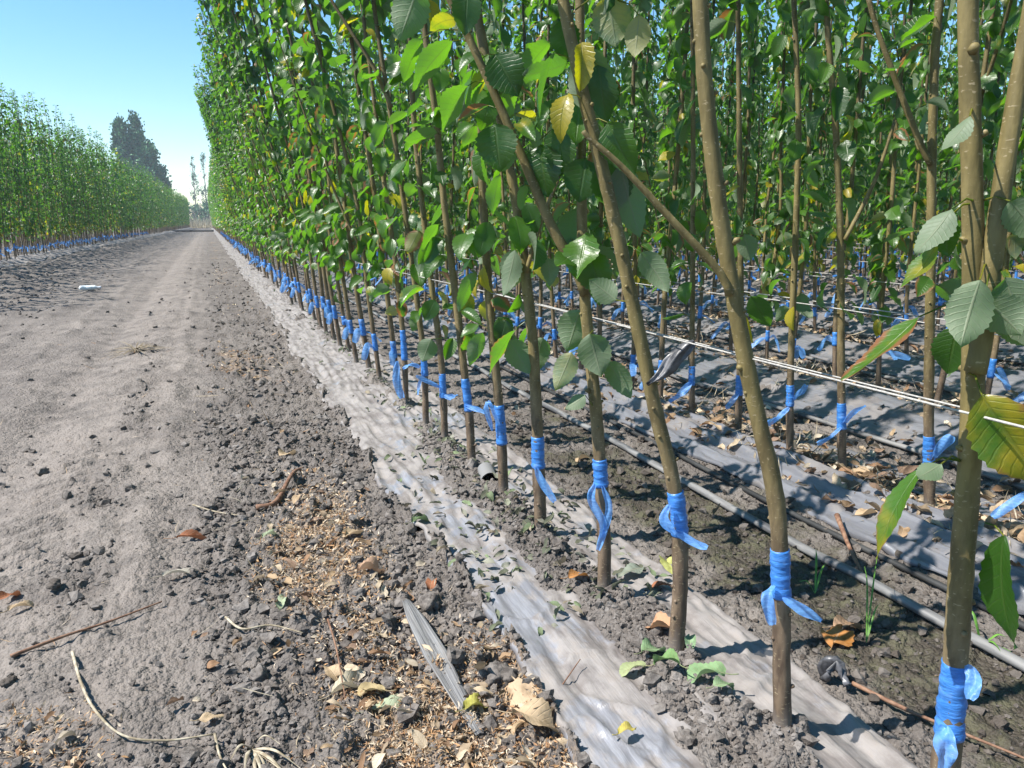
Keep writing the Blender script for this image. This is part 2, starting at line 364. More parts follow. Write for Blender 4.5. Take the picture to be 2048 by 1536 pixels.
def rough(x, y):
    r = .22+.0*x
    r = np.maximum(r, .65*gs(x+.33, .09)*(.6+.8*fbm(x*4, y*2, 2, 30)))
    r = np.maximum(r, sst(-.16, .04, x+.07*pnoise(x*3, y*2.3, 31))*(x < .6))
    r = np.maximum(r, .8*sst(-1.25, -1.9, x+.15*pnoise(x*2, y*1.5, 33)))
    r = np.maximum(r, .55*(x > .6))
    r = np.maximum(r, .75*gs(y-.98, .3)*gs(x+.1, .45)*(.7+.6*fbm(x*5, y*5, 2, 34)))
    return np.clip(r, 0, 1)
def chaffm(x, y):
    b = gs(x-.20, .13)*gs(y-1.75, .55)+.9*gs(x-.30, .22)*gs(y-.93, .17)+.7*gs(x+.33, .14)*gs(y-1.17, .12)+.75*gs(x-.14-.08*pnoise(y*.5, 0*y, 47), .20)*sst(2., 2.8, y)*np.clip(.25+1.5*pnoise(x*2.4, y*.75, 46), 0, 1)+.5*gs(x-.42, .12)*gs(y-1.15, .15)
    return b*(.75+.6*fbm(x*6, y*4, 3, 45))
def lumps(x, y, d):
    r = rough(x, y)
    f = fbm(x*13, y*13, 3, 50)*.010*r
    bl = (1-np.abs(pnoise(x*34, y*34, 52))*2.2)*.0045*r
    fine = fbm(x*90, y*70, 2, 54)*.0032*(.6+r)*(d < 5)
    crust = np.maximum(0, fbm(x*11+pnoise(y*3, x*3, 57), y*36, 3, 56))*.013*(1-r)*(x < .1)
    tr = gs(x+.40, .13)*np.clip(fbm(x*2.5, y*1.6, 2, 58)*1.6+.35, 0, 1); ph = y*68+np.abs(x+.40)*45
    tread = .0065*np.clip(np.sin(ph)*2, -1, 1)*tr*(d < 9)
    clump = np.maximum(0, fbm(x*17, y*15, 3, 59))**1.5*.030*r
    return f+np.maximum(bl, 0)+fine+crust+tread+clump
def terrain(x, y):
    x = np.asarray(x, float); y = np.asarray(y, float); d = np.hypot(x, y)
    z = bed(x, y); lm = lumps(x, y, d)
    inf = (x > edgeL(y)+.004) & (x < edgeR(y)-.004)
    c = cover(x, y)
    zf = z+np.clip(c*.07, -.022, .024)+np.where(c > 0, lm*1.4*np.minimum(1, c*4+.2), 0)
    z = np.where(inf, zf, z+lm)
    far = sst(110, 400, d); return z*(1-far)
def film_z(x, y, x0, x1, k):
    z = bed(x, y)+.007
    u = (x-x0)/(x1-x0)
    ed = np.minimum(x-x0, x1-x)
    z = z+.010*fbm(x*14, y*3.0, 3, 80+k)*.8+.006*(1-np.abs(pnoise(x*26+.8*pnoise(y*3, x, 3), y*2.2, 82+k))*2)
    if k == 5:
        for q, a in ((1.47, .016), (1.545, .022), (1.63, .018)): z = z+a*gs(x-q-.012*pnoise(y*1.4, 0*y, 140+int(q*100)), .013)
    z = z+.0045*np.abs(fbm(x*38+y*6, y*17, 3, 86+k))+.006*gs(pnoise(x*7, y*5.5, 88+k), .06)
    z = z+.012*gs(ed, .012)*(.4+pnoise(y*6, x*0, 84+k))-.012*gs(ed, .003)
    return z

def make_ground():
    th = np.concatenate([np.arange(-180, -40, 4.), np.arange(-40, -20, .6), np.linspace(-20, 78, 830), np.arange(79, 100, .7), np.arange(100, 180, 4.)])
    th = np.unique(th); th = R(1)*th
    rr = np.concatenate([np.geomspace(.06, .6, 14)[:-1], np.geomspace(.6, 7, 560)[:-1], np.geomspace(7, 110, 290)[:-1], np.geomspace(110, 2500, 36)])
    Tt, Rr = np.meshgrid(th, rr, indexing='xy')     # (nr, nt)
    X = Rr*np.sin(Tt); Y = Rr*np.cos(Tt)
    nr, nt = X.shape
    x, y = X.ravel(), Y.ravel()
    z = terrain(x, y)
    wet = 1.0*gs(x-1.15, .2)*sst(-.2, .25, .7-np.abs(y-1.2)*.45+.5*fbm(x*3, y*3, 2, 91))
    wet = np.maximum(wet, .0); wet = np.maximum(wet, .45*(x > .93)*(x < 1.5)*sst(6, 1, y))
    ch = np.clip(chaffm(x, y), 0, 1)
    lane = np.clip(.25+gs(x+.55, .42)+.6*gs(x+1.75, .25)+.5*fbm(x*2.2, y*.7, 3, 97), 0, 1); fine = np.clip(1-rough(x, y)*1.3, 0, 1)*(x < .2)*lane
    tint = np.stack([wet, ch, fine], -1)
    V = np.stack([x, y, z], -1)
    i = np.arange(nr-1)[:, None]*nt; j = np.arange(nt)[None]; k = (j+1) % nt
    Q = np.stack([i+j, i+nt+j, i+nt+k, i+k], -1).reshape(-1, 4)
    cx = x[Q].mean(1); cy = y[Q].mean(1)
    m = (cx > LX(cy)+1.07+.12*pnoise(cy*.8, 0*cy, 95)) & (cx < -.03+.06*pnoise(cy*1.4, 0*cy, 96)) & (cy > -3) & (cy < 102)
    # centre cap
    for nm, sel in (('ground', ~m), ('dirt_road', m)):
        q = Q[sel]; u, inv = np.unique(q, return_inverse=True)
        g = G(); T = None
        VV = V[u]; tn = tint[u]
        if nm == 'ground':
            n0 = len(VV); idx = {int(a): b for b, a in enumerate(u[:nt*2])}
        g.add(VV, inv.reshape(-1, 4), None, tn)
        o = g.build(nm, M_SOIL); tag(o, kind='structure')
make_ground_later = make_ground

# ------------------------------------------------------------------ trees
def tree_leaves(poly, h0, h1, ds, lsz, lean=None, rs=None, droop=(10, 75), yel=.08):
    """positions, directions ... of leaves along a stem polyline (local coordinates)"""
    z = poly[:, 2]; s = np.r_[0, np.cumsum(np.linalg.norm(np.diff(poly, axis=0), axis=1))]
    s0 = np.interp(h0, z, s); s1 = s[-1]
    n = max(1, int((s1-s0)/ds))
    q = np.sort(rs.uniform(s0, s1, n)); 
    keep = rs.random(n) < np.clip(.35+(q-s0)/.35, 0, 1); q = q[keep]; n = len(q)
    A = np.stack([np.interp(q, s, poly[:, c]) for c in range(3)], -1)
    az = np.arange(n)*2.39996+rs.normal(0, .5, n)+rs.uniform(0, 6)
    topf = np.clip((s1-q)/.5, 0, 1)
    o = np.stack([np.cos(az), np.sin(az), 0*az], -1)
    pl = rs.uniform(.018, .045, n)
    el = rs.uniform(.2, .9, n)+(1-topf)*.7
    B = A+norm(o+np.stack([0*el, 0*el, el], -1))*pl[:, None]
    dr = np.radians(rs.uniform(*droop, n))*topf-(1-topf)*np.radians(40)
    az2 = az+rs.normal(0, .55, n); o2 = np.stack([np.cos(az2), np.sin(az2), 0*az], -1)
    D = o2*np.cos(dr)[:, None]-np.array([0, 0, 1.])*np.sin(dr)[:, None]
    roll = rs.normal(0, .55, n)
    N0 = np.array([0, 0, 1.])+o2*.35; N0 = norm(N0-D*(N0*D).sum(-1, keepdims=True)); S = np.cross(D, N0)
    N = N0*np.cos(roll)[:, None]+S*np.sin(roll)[:, None]
    L = lsz*rs.uniform(.65, 1.2, n)*(.6+.4*topf)
    W = L*rs.uniform(.46, .8, n)
    low = np.clip(1-(A[:, 2]-h0)/.7, 0, 1)
    ye = np.where(rs.random(n) < yel+.18*low, rs.uniform(.3, .95, n), rs.uniform(0, .25, n))
    br = np.where(rs.random(n) < .04+.16*low, rs.uniform(.25, .75, n), 0)
    tint = np.stack([ye, br, np.clip(rs.normal(.5, .3, n), 0, 1)], -1)
    return dict(A=A, P=B, D=D, N=N, L=L, W=W, curl=rs.normal(.7, .55, n), fold=rs.uniform(0, .8, n), wav=rs.uniform(0, .2, n), tint=tint)
KEYS = ('P', 'D', 'N', 'L', 'W', 'curl', 'fold', 'wav', 'tint')
def put_leaves(g, lf, lod, pet=True, mi=0):
    if pet: add_petioles(g, lf['A'], lf['P'], .0011, np.stack([.62+0*lf['L'], 0*lf['L'], 1+0*lf['L']], -1), mi)
    add_leaves(g, *[lf[k] for k in KEYS], lod=lod, mi=mi)
def stem_radius(s, L, r0, r1): 
    return r1+(r0-r1)*(1-s/L)**.9*(1+.25*np.exp(-s/.05))
def stem(g, poly, r0, r1, sides, bump, seed, mi=0, flare=True):
    s = np.r_[0, np.cumsum(np.linalg.norm(np.diff(poly, axis=0), axis=1))]
    rad = r1+(r0-r1)*(1-s/s[-1])**.85
    if flare: rad = rad*(1+.22*np.exp(-np.maximum(s-.03, 0)/.05))
    tube(g, poly, rad, sides, mi=mi, bump=bump, seed=seed)
    return s, rad
def ribbon(g, P, W, side, tint=(0, 0, .5), mi=0, nw=4, ruf=.2, seed=0, taper=1.):
    P = smooth_poly(P, max(.004, np.linalg.norm(np.diff(np.asarray(P), axis=0), axis=1).sum()/14)); n = len(P)
    T = norm(np.gradient(P, axis=0)); side = np.asarray(side, float)
    S = norm(side-T*(T@side)[:, None]); Nn = np.cross(T, S); tw = np.linspace(0, seed % 3-1, n)*.8
    S2 = S*np.cos(tw)[:, None]+Nn*np.sin(tw)[:, None]; N2 = np.cross(T, S2)
    a = np.linspace(0, 1, n); w = W*np.interp(a, [0, .15, .5, .9, 1], [.35, .75, 1, .9*taper, .55*taper])
    u = np.linspace(-1, 1, nw+1)
    off = ruf*W*np.sin(u[None]*4+a[:, None]*7+seed)*.5+ruf*W*.5*np.abs(u)[None]
    V = P[:, None]+S2[:, None]*(u[None]*w[:, None]/2)[..., None]+N2[:, None]*off[..., None]
    k = nw+1; i = np.arange(n-1)[:, None]*k; j = np.arange(nw)[None]
    g.add(V.reshape(-1, 3), np.stack([i+j, i+j+1, i+k+j+1, i+k+j], -1).reshape(-1, 4), None, tint, np.stack([np.tile(u, n), np.repeat(a, k)], -1), mi)
def tape_wrap(g, poly, rad, z0, z1, sides, rings, seed, mi=0):
    z = np.linspace(z0, z1, rings); P = np.stack([np.interp(z, poly[:, 2], poly[:, c]) for c in range(3)], -1)
    rr = np.interp(z, poly[:, 2], rad)
    w = 1.06+.05*np.sin(np.arange(rings)*2.1+seed)+.04*np.sin(np.arange(rings)*.9); w[0] = w[-1] = 1.03
    tube(g, P, rr*w+.0008, sides, mi=mi, bump=.10 if rings > 10 else 0, seed=seed+9)

ORD = 'first second third fourth fifth sixth seventh eighth ninth tenth eleventh twelfth thirteenth fourteenth fifteenth sixteenth seventeenth eighteenth nineteenth twentieth twenty-first twenty-second twenty-third twenty-fourth'.split()
G_R1 = 'young trees in the row along the road'; G_BLK = 'young trees inside the nursery block'; G_LEFT = 'young trees in the row across the road'

# hero trees: pixel polylines read from the photograph, each standing at its own real distance
#   base, poly(px), width px low/high, tape (y0,y1), tails [(pts, width px)], branches, leaf start, spacing
HERO = [
 dict(b=(1868, 1850), p=[(1885, 1600), (1905, 1400), (1922, 1150), (1943, 850), (1947, 650), (1945, 400), (1940, 200), (1936, 0)], w=(50, 40), tape=(1325, 1470),
      tails=[([(1893, 1455), (1888, 1490), (1882, 1545)], 46), ([(1935, 1330), (1948, 1362), (1940, 1400)], 30)],
      br=[([(1950, 745), (1962, 690), (1990, 480), (2028, 220), (2075, -60), (2100, -260)], 40, 24)], h0=1.25, ds=.03),
 dict(b=(1566, 1478), p=[(1563, 1330), (1562, 1200), (1552, 1000), (1508, 800), (1468, 600), (1436, 400), (1413, 200), (1400, 0)], w=(36, 34), tape=(1098, 1192),
      tails=[([(1548, 1172), (1534, 1195), (1545, 1250)], 26), ([(1565, 1195), (1600, 1215), (1643, 1241)], 24)],
      br=[([(1459, 590), (1440, 545), (1330, 425), (1240, 330), (1180, 278), (1166, 262)], 17, 9)], h0=1.12, ds=.035),
 dict(b=(1350, 1316), p=[(1360, 1180), (1358, 1050), (1344, 950), (1318, 850), (1285, 700), (1240, 490), (1200, 320), (1162, 170), (1132, 30), (1118, -60)], w=(32, 26), tape=(983, 1070),
      tails=[([(1338, 1010), (1330, 1040), (1352, 1068)], 22), ([(1350, 1062), (1380, 1082), (1414, 1098)], 20)], br=[], h0=.9, ds=.032),
 dict(b=(1208, 1200), p=[(1208, 1080), (1200, 930), (1190, 800), (1172, 620), (1164, 450), (1162, 250), (1160, 60), (1158, -50)], w=(28, 19), tape=(918, 972),
      tails=[([(1190, 968), (1182, 1000), (1205, 1045), (1200, 1075)], 20), ([(1205, 972), (1218, 1020), (1196, 1100)], 16)],
      br=[([(1170, 590), (1155, 545), (1100, 445), (1045, 315), (990, 190), (935, 70), (895, -10), (840, -120)], 22, 12)], h0=.62, ds=.028),
 dict(b=(1083, 1080), p=[(1078, 960), (1073, 820), (1066, 690), (1050, 540), (1035, 420), (1005, 260), (965, 80), (945, -30)], w=(25, 18), tape=(873, 935),
      tails=[([(1072, 935), (1085, 965), (1110, 1003)], 18)], br=[([(1052, 545), (1080, 450), (1120, 350)], 10, 6)], h0=.42, ds=.028),
 dict(b=(1008, 1000), p=[(1003, 880), (996, 790), (980, 620), (967, 420), (962, 250), (958, 50), (955, -50)], w=(20, 14), tape=(810, 888),
      tails=[([(985, 862), (972, 815), (980, 805), (1000, 850)], 13)], br=[], h0=.36, ds=.026),
 dict(b=(945, 940), p=[(938, 830), (928, 740), (912, 600), (890, 420), (872, 240), (850, 60), (840, -60)], w=(17, 12), tape=(757, 822),
      tails=[([(930, 812), (950, 818), (972, 828)], 12)], br=[], h0=.36, ds=.026),
 dict(b=(890, 888), p=[(886, 780), (880, 700), (862, 560), (838, 350), (826, 210), (815, 30), (808, -70)], w=(14, 10), tape=(747, 795),
      tails=[([(888, 792), (906, 795), (914, 790)], 14), ([(880, 775), (850, 760), (832, 752)], 10)], br=[], h0=.34, ds=.026),
 dict(b=(852, 860), p=[(850, 760), (845, 690), (826, 540), (800, 350), (775, 190), (752, 40), (740, -60)], w=(13, 9), tape=(700, 752),
      tails=[([(846, 748), (838, 775), (836, 790)], 9), ([(840, 735), (820, 730), (806, 738)], 12)], br=[([(783, 215), (745, 130), (700, 60), (650, -20)], 9, 6)], h0=.34, ds=.026),
 dict(b=(812, 816), p=[(810, 740), (805, 660), (790, 520), (768, 360), (748, 200), (730, 60)], w=(12, 8), tape=(660, 720),
      tails=[([(795, 722), (793, 760), (803, 797)], 18)], br=[], h0=.34, ds=.025),
]
# second row, each seen between the trunks of the first
HERO2 = [
 dict(b=(1860, 1030), p=[(1858, 900), (1858, 750), (1862, 500), (1864, 300), (1870, 120), (1880, -10)], w=(21, 17), tape=(872, 930),
      tails=[([(1862, 920), (1880, 900), (1905, 872)], 26)], br=[([(1862, 330), (1840, 285), (1795, 170), (1755, 60), (1735, -10)], 13, 9)], h0=.40, ds=.05),
 dict(b=(1684, 950), p=[(1683, 830), (1682, 700), (1681, 500), (1674, 300), (1660, 120), (1652, 0)], w=(17, 12), tape=(806, 858),
      tails=[([(1686, 850), (1705, 830), (1732, 812)], 22), ([(1682, 855), (1662, 875), (1635, 888)], 14)], br=[([(1690, 480), (1750, 360), (1790, 240)], 9, 6)], h0=.40, ds=.045),
 dict(b=(1580, 922), p=[(1580, 800), (1584, 650), (1592, 450), (1597, 250), (1592, 90), (1588, 0)], w=(15, 11), tape=(770, 812),
      tails=[([(1578, 815), (1560, 835), (1535, 848)], 18), ([(1588, 800), (1605, 782), (1612, 770)], 14)], br=[], h0=.38, ds=.04),
 dict(b=(1475, 880), p=[(1479, 760), (1482, 620), (1480, 420), (1478, 200), (1476, 0)], w=(14, 10), tape=(750, 790),
      tails=[([(1478, 785), (1462, 805), (1452, 818)], 12)], br=[], h0=.36, ds=.04),
 dict(b=(1383, 848), p=[(1384, 720), (1385, 560), (1386, 400), (1386, 200), (1384, 0)], w=(12, 9), tape=(732, 770),
      tails=[([(1384, 765), (1365, 785), (1340, 805)], 18)], br=[], h0=.36, ds=.04),
]
def dist_z(P):
    return P
def rowlabel1(i):
    extra = {0: 'nearest stout olive-barked trunk, forked into two stems, at the right edge',
             1: 'second stout trunk from the right, bent, with a bare side shoot crossing to the left',
             2: 'third roadside tree from the right, stem leaning steeply left',
             3: 'fourth tree from the right in the roadside row, its forked stem leaning left',
             4: 'fifth tree from the front of the roadside row, blue tail hanging right'}
    if i in extra: return extra[i]
    return f'{ORD[i]} tree from the front in the roadside row, slim stem with blue tape'
HLEAF = [  # tree, petiole start, base, tip, width px, depth offset, (yellow, brown, bright), underside?, roll deg, curl
 (0, (1945, 622), (1838, 633), (1690, 757), 60, -.03, (.45, .62, .9), False, 62, -.3),
 (0, (1921, 922), (1842, 938), (1752, 1110), 52, -.03, (.5, .45, .95), False, 50, .5),
 (0, (1921, 922), (1882, 928), (1836, 955), 40, -.035, (.1, .1, .6), True, 20, .3),
 (0, (1935, 745), (1964, 790), (2080, 965), 112, -.05, (.58, .42, .8), False, 10, .3),
 (0, (1975, 530), (1960, 560), (1922, 690), 74, -.045, (.1, 0, .7), True, -12, .3),
 (0, (1985, 530), (1968, 600), (2042, 668), 72, -.04, (.05, 0, .5), True, 15, .6),
 (0, (1985, 530), (2010, 556), (2062, 690), 80, -.03, (.05, 0, .5), True, -10, .3),
 (0, (1985, 530), (2000, 640), (2075, 690), 60, -.03, (.05, 0, .5), True, 25, .4),
 (0, (1957, 405), (1903, 418), (1832, 505), 52, -.03, (.1, .0, .6), True, 30, .4),
 (0, (1957, 405), (1890, 440), (1896, 510), 50, -.02, (.05, .0, .2), False, 20, .4),
 (0, (1930, 484), (1873, 488), (1806, 575), 48, -.03, (.55, .2, .8), False, 55, -.7),
 (0, (1960, 402), (2020, 402), (2085, 480), 66, -.03, (.1, .1, .6), True, 10, .4),
 (0, (1945, 225), (1940, 232), (1885, 300), 36, -.03, (.1, .0, .6), True, 40, .5),
 (0, (1970, 1046), (2008, 1072), (2025, 1290), 96, -.03, (.15, .15, .2), False, 55, .5),
 (0, (1945, 640), (1915, 652), (1895, 745), 70, .03, (.05, 0, .15), False, 5, .4),
 (1, (1468, 590), (1502, 592), (1540, 650), 44, .03, (.05, 0, .15), False, 10, .4),
 (1, (1443, 480), (1488, 470), (1500, 520), 40, .02, (.05, 0, .3), True, 10, .4),
 (2, (1240, 490), (1282, 505), (1336, 582), 48, -.02, (.2, .05, .7), True, 10, .8),
 (2, (1180, 240), (1215, 245), (1268, 345), 66, -.02, (.15, .05, .5), False, 15, .4),
 (2, (1195, 300), (1240, 330), (1278, 470), 66, .02, (.1, .0, .5), True, -10, .3),
 (2, (1190, 300), (1215, 320), (1235, 420), 80, .03, (.0, .0, .0), False, 0, .3),
 (2, (1150, 100), (1195, 130), (1212, 245), 56, .01, (.0, .0, .0), False, -10, .4),
 (2, (1170, 200), (1160, 215), (1155, 100), 40, .02, (.1, .1, .4), True, 0, .4),
 (2, (1150, 20), (1215, -10), (1232, 90), 70, .0, (.55, .2, .6), True, 0, .3),
 (2, (1235, 0), (1278, 30), (1270, 112), 46, -.02, (.9, .2, .8), True, 10, .2),
 (2, (1130, 20), (1125, 40), (1135, 120), 56, .03, (.0, .0, .1), False, 0, .3),
 (2, (1270, 620), (1232, 600), (1180, 560), 50, .04, (.1, 0, .5), True, 0, .4),
 (3, (1200, 850), (1170, 790), (1132, 818), 32, -.02, (.1, .0, .6), True, 30, .4),
 (3, (1190, 660), (1180, 668), (1202, 750), 66, -.02, (.4, .35, .6), True, -5, .3),
 (3, (1172, 700), (1143, 705), (1112, 778), 46, -.02, (.55, .35, .8), True, 10, .3),
 (3, (1170, 690), (1160, 620), (1135, 700), 70, .03, (.35, .35, .7), True, 0, .3),
 (3, (1200, 720), (1215, 725), (1262, 795), 46, .0, (.15, .2, .5), True, 10, .8),
 (3, (1163, 520), (1178, 505), (1205, 590), 70, -.03, (.1, .45, .3), False, 10, .3),
 (3, (1165, 310), (1172, 318), (1158, 402), 72, -.03, (.0, .0, .1), False, 0, .3),
 (3, (1030, 300), (990, 248), (1000, 340), 74, -.03, (.0, .0, .2), False, 5, .4),
 (3, (1080, 280), (1125, 252), (1120, 350), 60, -.02, (.0, .0, .2), False, 10, .4),
 (3, (1060, 340), (1080, 290), (1095, 390), 80, -.01, (.0, .0, .1), False, 20, .5),
 (3, (960, 120), (990, 108), (1035, 190), 70, -.02, (.0, .0, .05), False, -5, .4),
 (3, (930, 60), (935, -20), (930, 68), 52, -.02, (.0, .0, .05), False, 0, .4),
 (3, (945, 90), (905, 82), (825, 180), 52, -.03, (.15, .0, 1.), True, 15, .5),
 (3, (915, 60), (843, 78), (808, 162), 48, -.02, (.12, .0, 1.), True, 5, .3),
 (3, (965, 165), (935, 172), (885, 262), 74, -.03, (.1, .0, .9), True, 0, .3),
 (3, (1000, 190), (1030, 165), (1015, 240), 56, .02, (.1, .0, .9), True, 0, .3),
 (3, (1100, 90), (1100, 85), (1045, 152), 60, .01, (.2, .25, .9), True, 5, .3),
 (3, (900, 20), (838, -30), (800, 78), 66, -.02, (.1, .0, .8), True, 5, .3),
 (4, (1055, 640), (1030, 660), (980, 746), 54, -.03, (.35, .5, 1.), True, 0, .3),
 (4, (1055, 640), (1018, 680), (1058, 745), 50, -.01, (.05, .1, .4), True, 0, .3),
 (4, (1070, 680), (1085, 675), (1068, 745), 44, .02, (.25, .4, .7), True, 0, .3),
 (4, (1050, 510), (1030, 500), (1008, 590), 40, -.02, (.05, .1, .6), True, 25, .4),
 (4, (1050, 440), (1075, 440), (1042, 492), 40, -.01, (.4, .3, 1.), True, 0, .3),
 (4, (1050, 560), (1095, 515), (1100, 570), 38, .0, (.05, .1, .5), True, 25, .4),
 (4, (1030, 400), (1000, 350), (985, 430), 40, -.02, (.2, .1, .9), True, 10, .4),
 (5, (985, 690), (965, 665), (940, 730), 34, -.02, (.35, .2, .9), True, 40, .3),
 (5, (975, 580), (950, 545), (918, 620), 34, -.02, (.3, .1, .9), True, 25, .3),
 (5, (1000, 640), (1012, 640), (998, 690), 36, -.01, (.0, .1, .0), False, 0, .4),
 (6, (925, 690), (862, 678), (845, 722), 40, -.03, (.0, .05, .4), True, 0, .4),
 (6, (905, 590), (870, 600), (850, 640), 34, -.02, (.0, .1, .1), False, 0, .3),
 (6, (900, 470), (878, 448), (845, 500), 36, -.02, (.2, .2, .9), True, 0, .3),
 (7, (852, 480), (838, 462), (815, 505), 34, -.03, (.9, .6, .8), True, 0, .3),
 (7, (855, 500), (852, 490), (838, 545), 34, -.03, (.0, .05, .5), True, 0, .3),
]
HHOLD = []
def build_hero(i, d, labels, group, row):
    base = gnd(*d['b']); dep = base.dot(FH); sc = (base-EYE).dot(FW)/F
    pts = [base-np.array([0, 0, .04])]+[base] if False else [base]
    pts += [pln(x, y, dep) for x, y in d['p']]
    if row == 1: HOLES.append((base[0], base[1]))
    pts = np.array(pts)
    top = rng.uniform(2.8, 3.2)
    last = pts[-1]; dirn = norm(pts[-1]-pts[-2]); 
    while last[2] < top:
        dirn = norm(dirn*.8+np.array([-.02, .0, .3])); last = last+dirn*.35; pts = np.vstack([pts, last])
    loc = base.copy()
    P = smooth_poly(pts-loc, .014); P[0, 2] -= 0
    foot = P[0]-np.array([0, 0, .05]); P = np.vstack([foot, P])
    nm = 'nursery_tree'; e = empty(nm, loc); tag(e, labels(i), 'tree', group)
    sct = (pln(*d['p'][-1], dep)-EYE).dot(FW)/F; r0 = d['w'][0]*sc*.46; rt = d['w'][1]*sct*.46; sc = (sc+sct)/2
    # radius linear to the last pixel then taper to the tip
    z = P[:, 2]; zt = (pln(*d['p'][-1], dep)-loc)[2]
    rad = np.interp(z, [-.1, 0, .03, .12, zt, z[-1]], [r0*1.35, r0*1.3, r0*1.12, r0, rt, .004])
    lf = []; rs = np.random.default_rng(100+i+50*row)
    tz0 = (pln(d['b'][0], d['tape'][1], dep)-loc)[2]; tz1 = (pln(d['b'][0], d['tape'][0], dep)-loc)[2]; rad = rad*(1+.13*gs(z-tz0+.03, .03))
    zk = np.cumsum(rs.uniform(.022, .05, 60))+.05
    for q in zk: rad = rad*(1+rs.uniform(.02, .085)*gs(z-q, .007))
    g = G(); tube(g, P, rad, 14, bump=.07, seed=i+20*row)
    for q in zk[zk < z[-1]*.8]:
        if rs.random() < .75 and not tz0-.012 < q < tz1+.012:
            c = np.array([np.interp(q, z, P[:, a]) for a in range(3)]); rr = np.interp(q, z, rad); a = rs.uniform(0, 6.28); o = np.array([math.cos(a), math.sin(a), .45])
            big = rs.random() < .06; ln = rr+(rs.uniform(.004, .009) if big else rs.uniform(.0018, .004))
            tube(g, np.array([c+o*rr*.6, c+o*(rr+ln)/2, c+o*ln]), np.array([.0042, .0036, .0026])*(.85 if not big else 1.2), 6)
    lf.append(tree_leaves(P, d['h0'], top, d['ds'], .084, rs=rs, yel=.03))
    lf.append(tree_leaves(P, max(1.35, d['h0']), top,   .028, .086, rs=rs, yel=.015))
    for bp, w0, w1 in d['br']:
        Bp = np.array([pln(x, y, dep-.012) for x, y in bp])-loc; B = smooth_poly(Bp, .016); 
        tube(g, B, np.linspace(w0*sc/2, w1*sc/2, len(B)), 10, bump=.07, seed=i+7)
        if row == 1 and i in (0, 1): continue
        lf.append(tree_leaves(B, max(d['h0'], B[0, 2]+.1), 9, .04, .07, rs=rs))
    g.build('trunk', M_BARK_LIT if row == 1 and i < 3 else M_BARK_SHADED, e)
    g = G()
    for q in lf: put_leaves(g, q, 0)
    # leaves the photograph shows close up
    hl = [h for h in HLEAF if h[0] == i] if row == 1 else []
    if hl:
        A = []; Pp = []; D = []; N = []; L = []; W = []; C = []; tn = []
        for (_, ps, b, t, wpx, off, tint, und, roll, curl) in hl:
            a = pln(*ps, dep)-loc; pb = pln(*b, dep+off)-loc; pt = pln(*t, dep+off*1.3)-loc
            dd = pt-pb; v = norm(pb+loc-EYE); n = v if und else -v
            if tint[2] >= .9 and und: n = v*.55+np.array([-.58, .06, .81])*.85
            dn_ = norm(dd); n = norm(n-dn_*n.dot(dn_)); s = np.cross(dn_, n); r = R(roll)
            n = n*math.cos(r)+s*math.sin(r)
            dd = dd+norm(n)*np.linalg.norm(dd)*curl*.45; 
            A.append(a); Pp.append(pb); D.append(dd); N.append(n); L.append(np.linalg.norm(pt-pb)*1.05); W.append(wpx*sc*1.08); C.append(curl); tn.append(tint)
        q = dict(A=np.array(A), P=np.array(Pp), D=np.array(D), N=np.array(N), L=np.array(L), W=np.array(W), curl=np.array(C), fold=np.full(len(A), .22), wav=np.full(len(A), .10), tint=np.array(tn))
        put_leaves(g, q, 0)
    g.build('foliage', M_LEAF, e)
    y0, y1 = d['tape']; xt = np.interp
    zz = []
    for yy in (y1, y0):
        px = np.interp(yy, [p[1] for p in d['p'][::-1]], [p[0] for p in d['p'][::-1]]); zz.append((pln(px, yy, dep)-loc)[2])
    g = G(); tape_wrap(g, P, rad, zz[0], zz[1], 14, 22, i); tp = g.build('grafting_tape', M_TAPE, e)
    for k, (tpts, w) in enumerate(d['tails']):
        g = G(); Q = np.array([pln(x, y, dep-.006-.012*min(q, 2)-r0*.6) for q, (x, y) in enumerate(tpts)])-loc
        ribbon(g, Q, w*sc, RT*.8+UP*.5, nw=6, ruf=.28, seed=i+k, taper=.9); g.build('loose_end', M_TAIL, tp)
    return e, loc, dep

TREES1 = []     # y positions already used in row 1
for i, d in enumerate(HERO):
    e, loc, dep = build_hero(i, d, rowlabel1, G_R1, 1); TREES1.append(loc)
L2 = ['forked olive second-row stem just left of the stoutest trunk',
      'straight stem in the second row with a blue tape bow spread to both sides',
      'second-row stem between the bent stout trunk and the bow-tied one, two pale tape tails',
      'second-row stem partly hidden behind the bent stout trunk, tail hanging left',
      'thin dark straight second-row stem left of the bent trunk, pale blue tail']
TREES2 = []
for i, d in enumerate(HERO2):
    e, loc, dep = build_hero(i, d, lambda k: L2[k], G_BLK, 2); TREES2.append(loc)

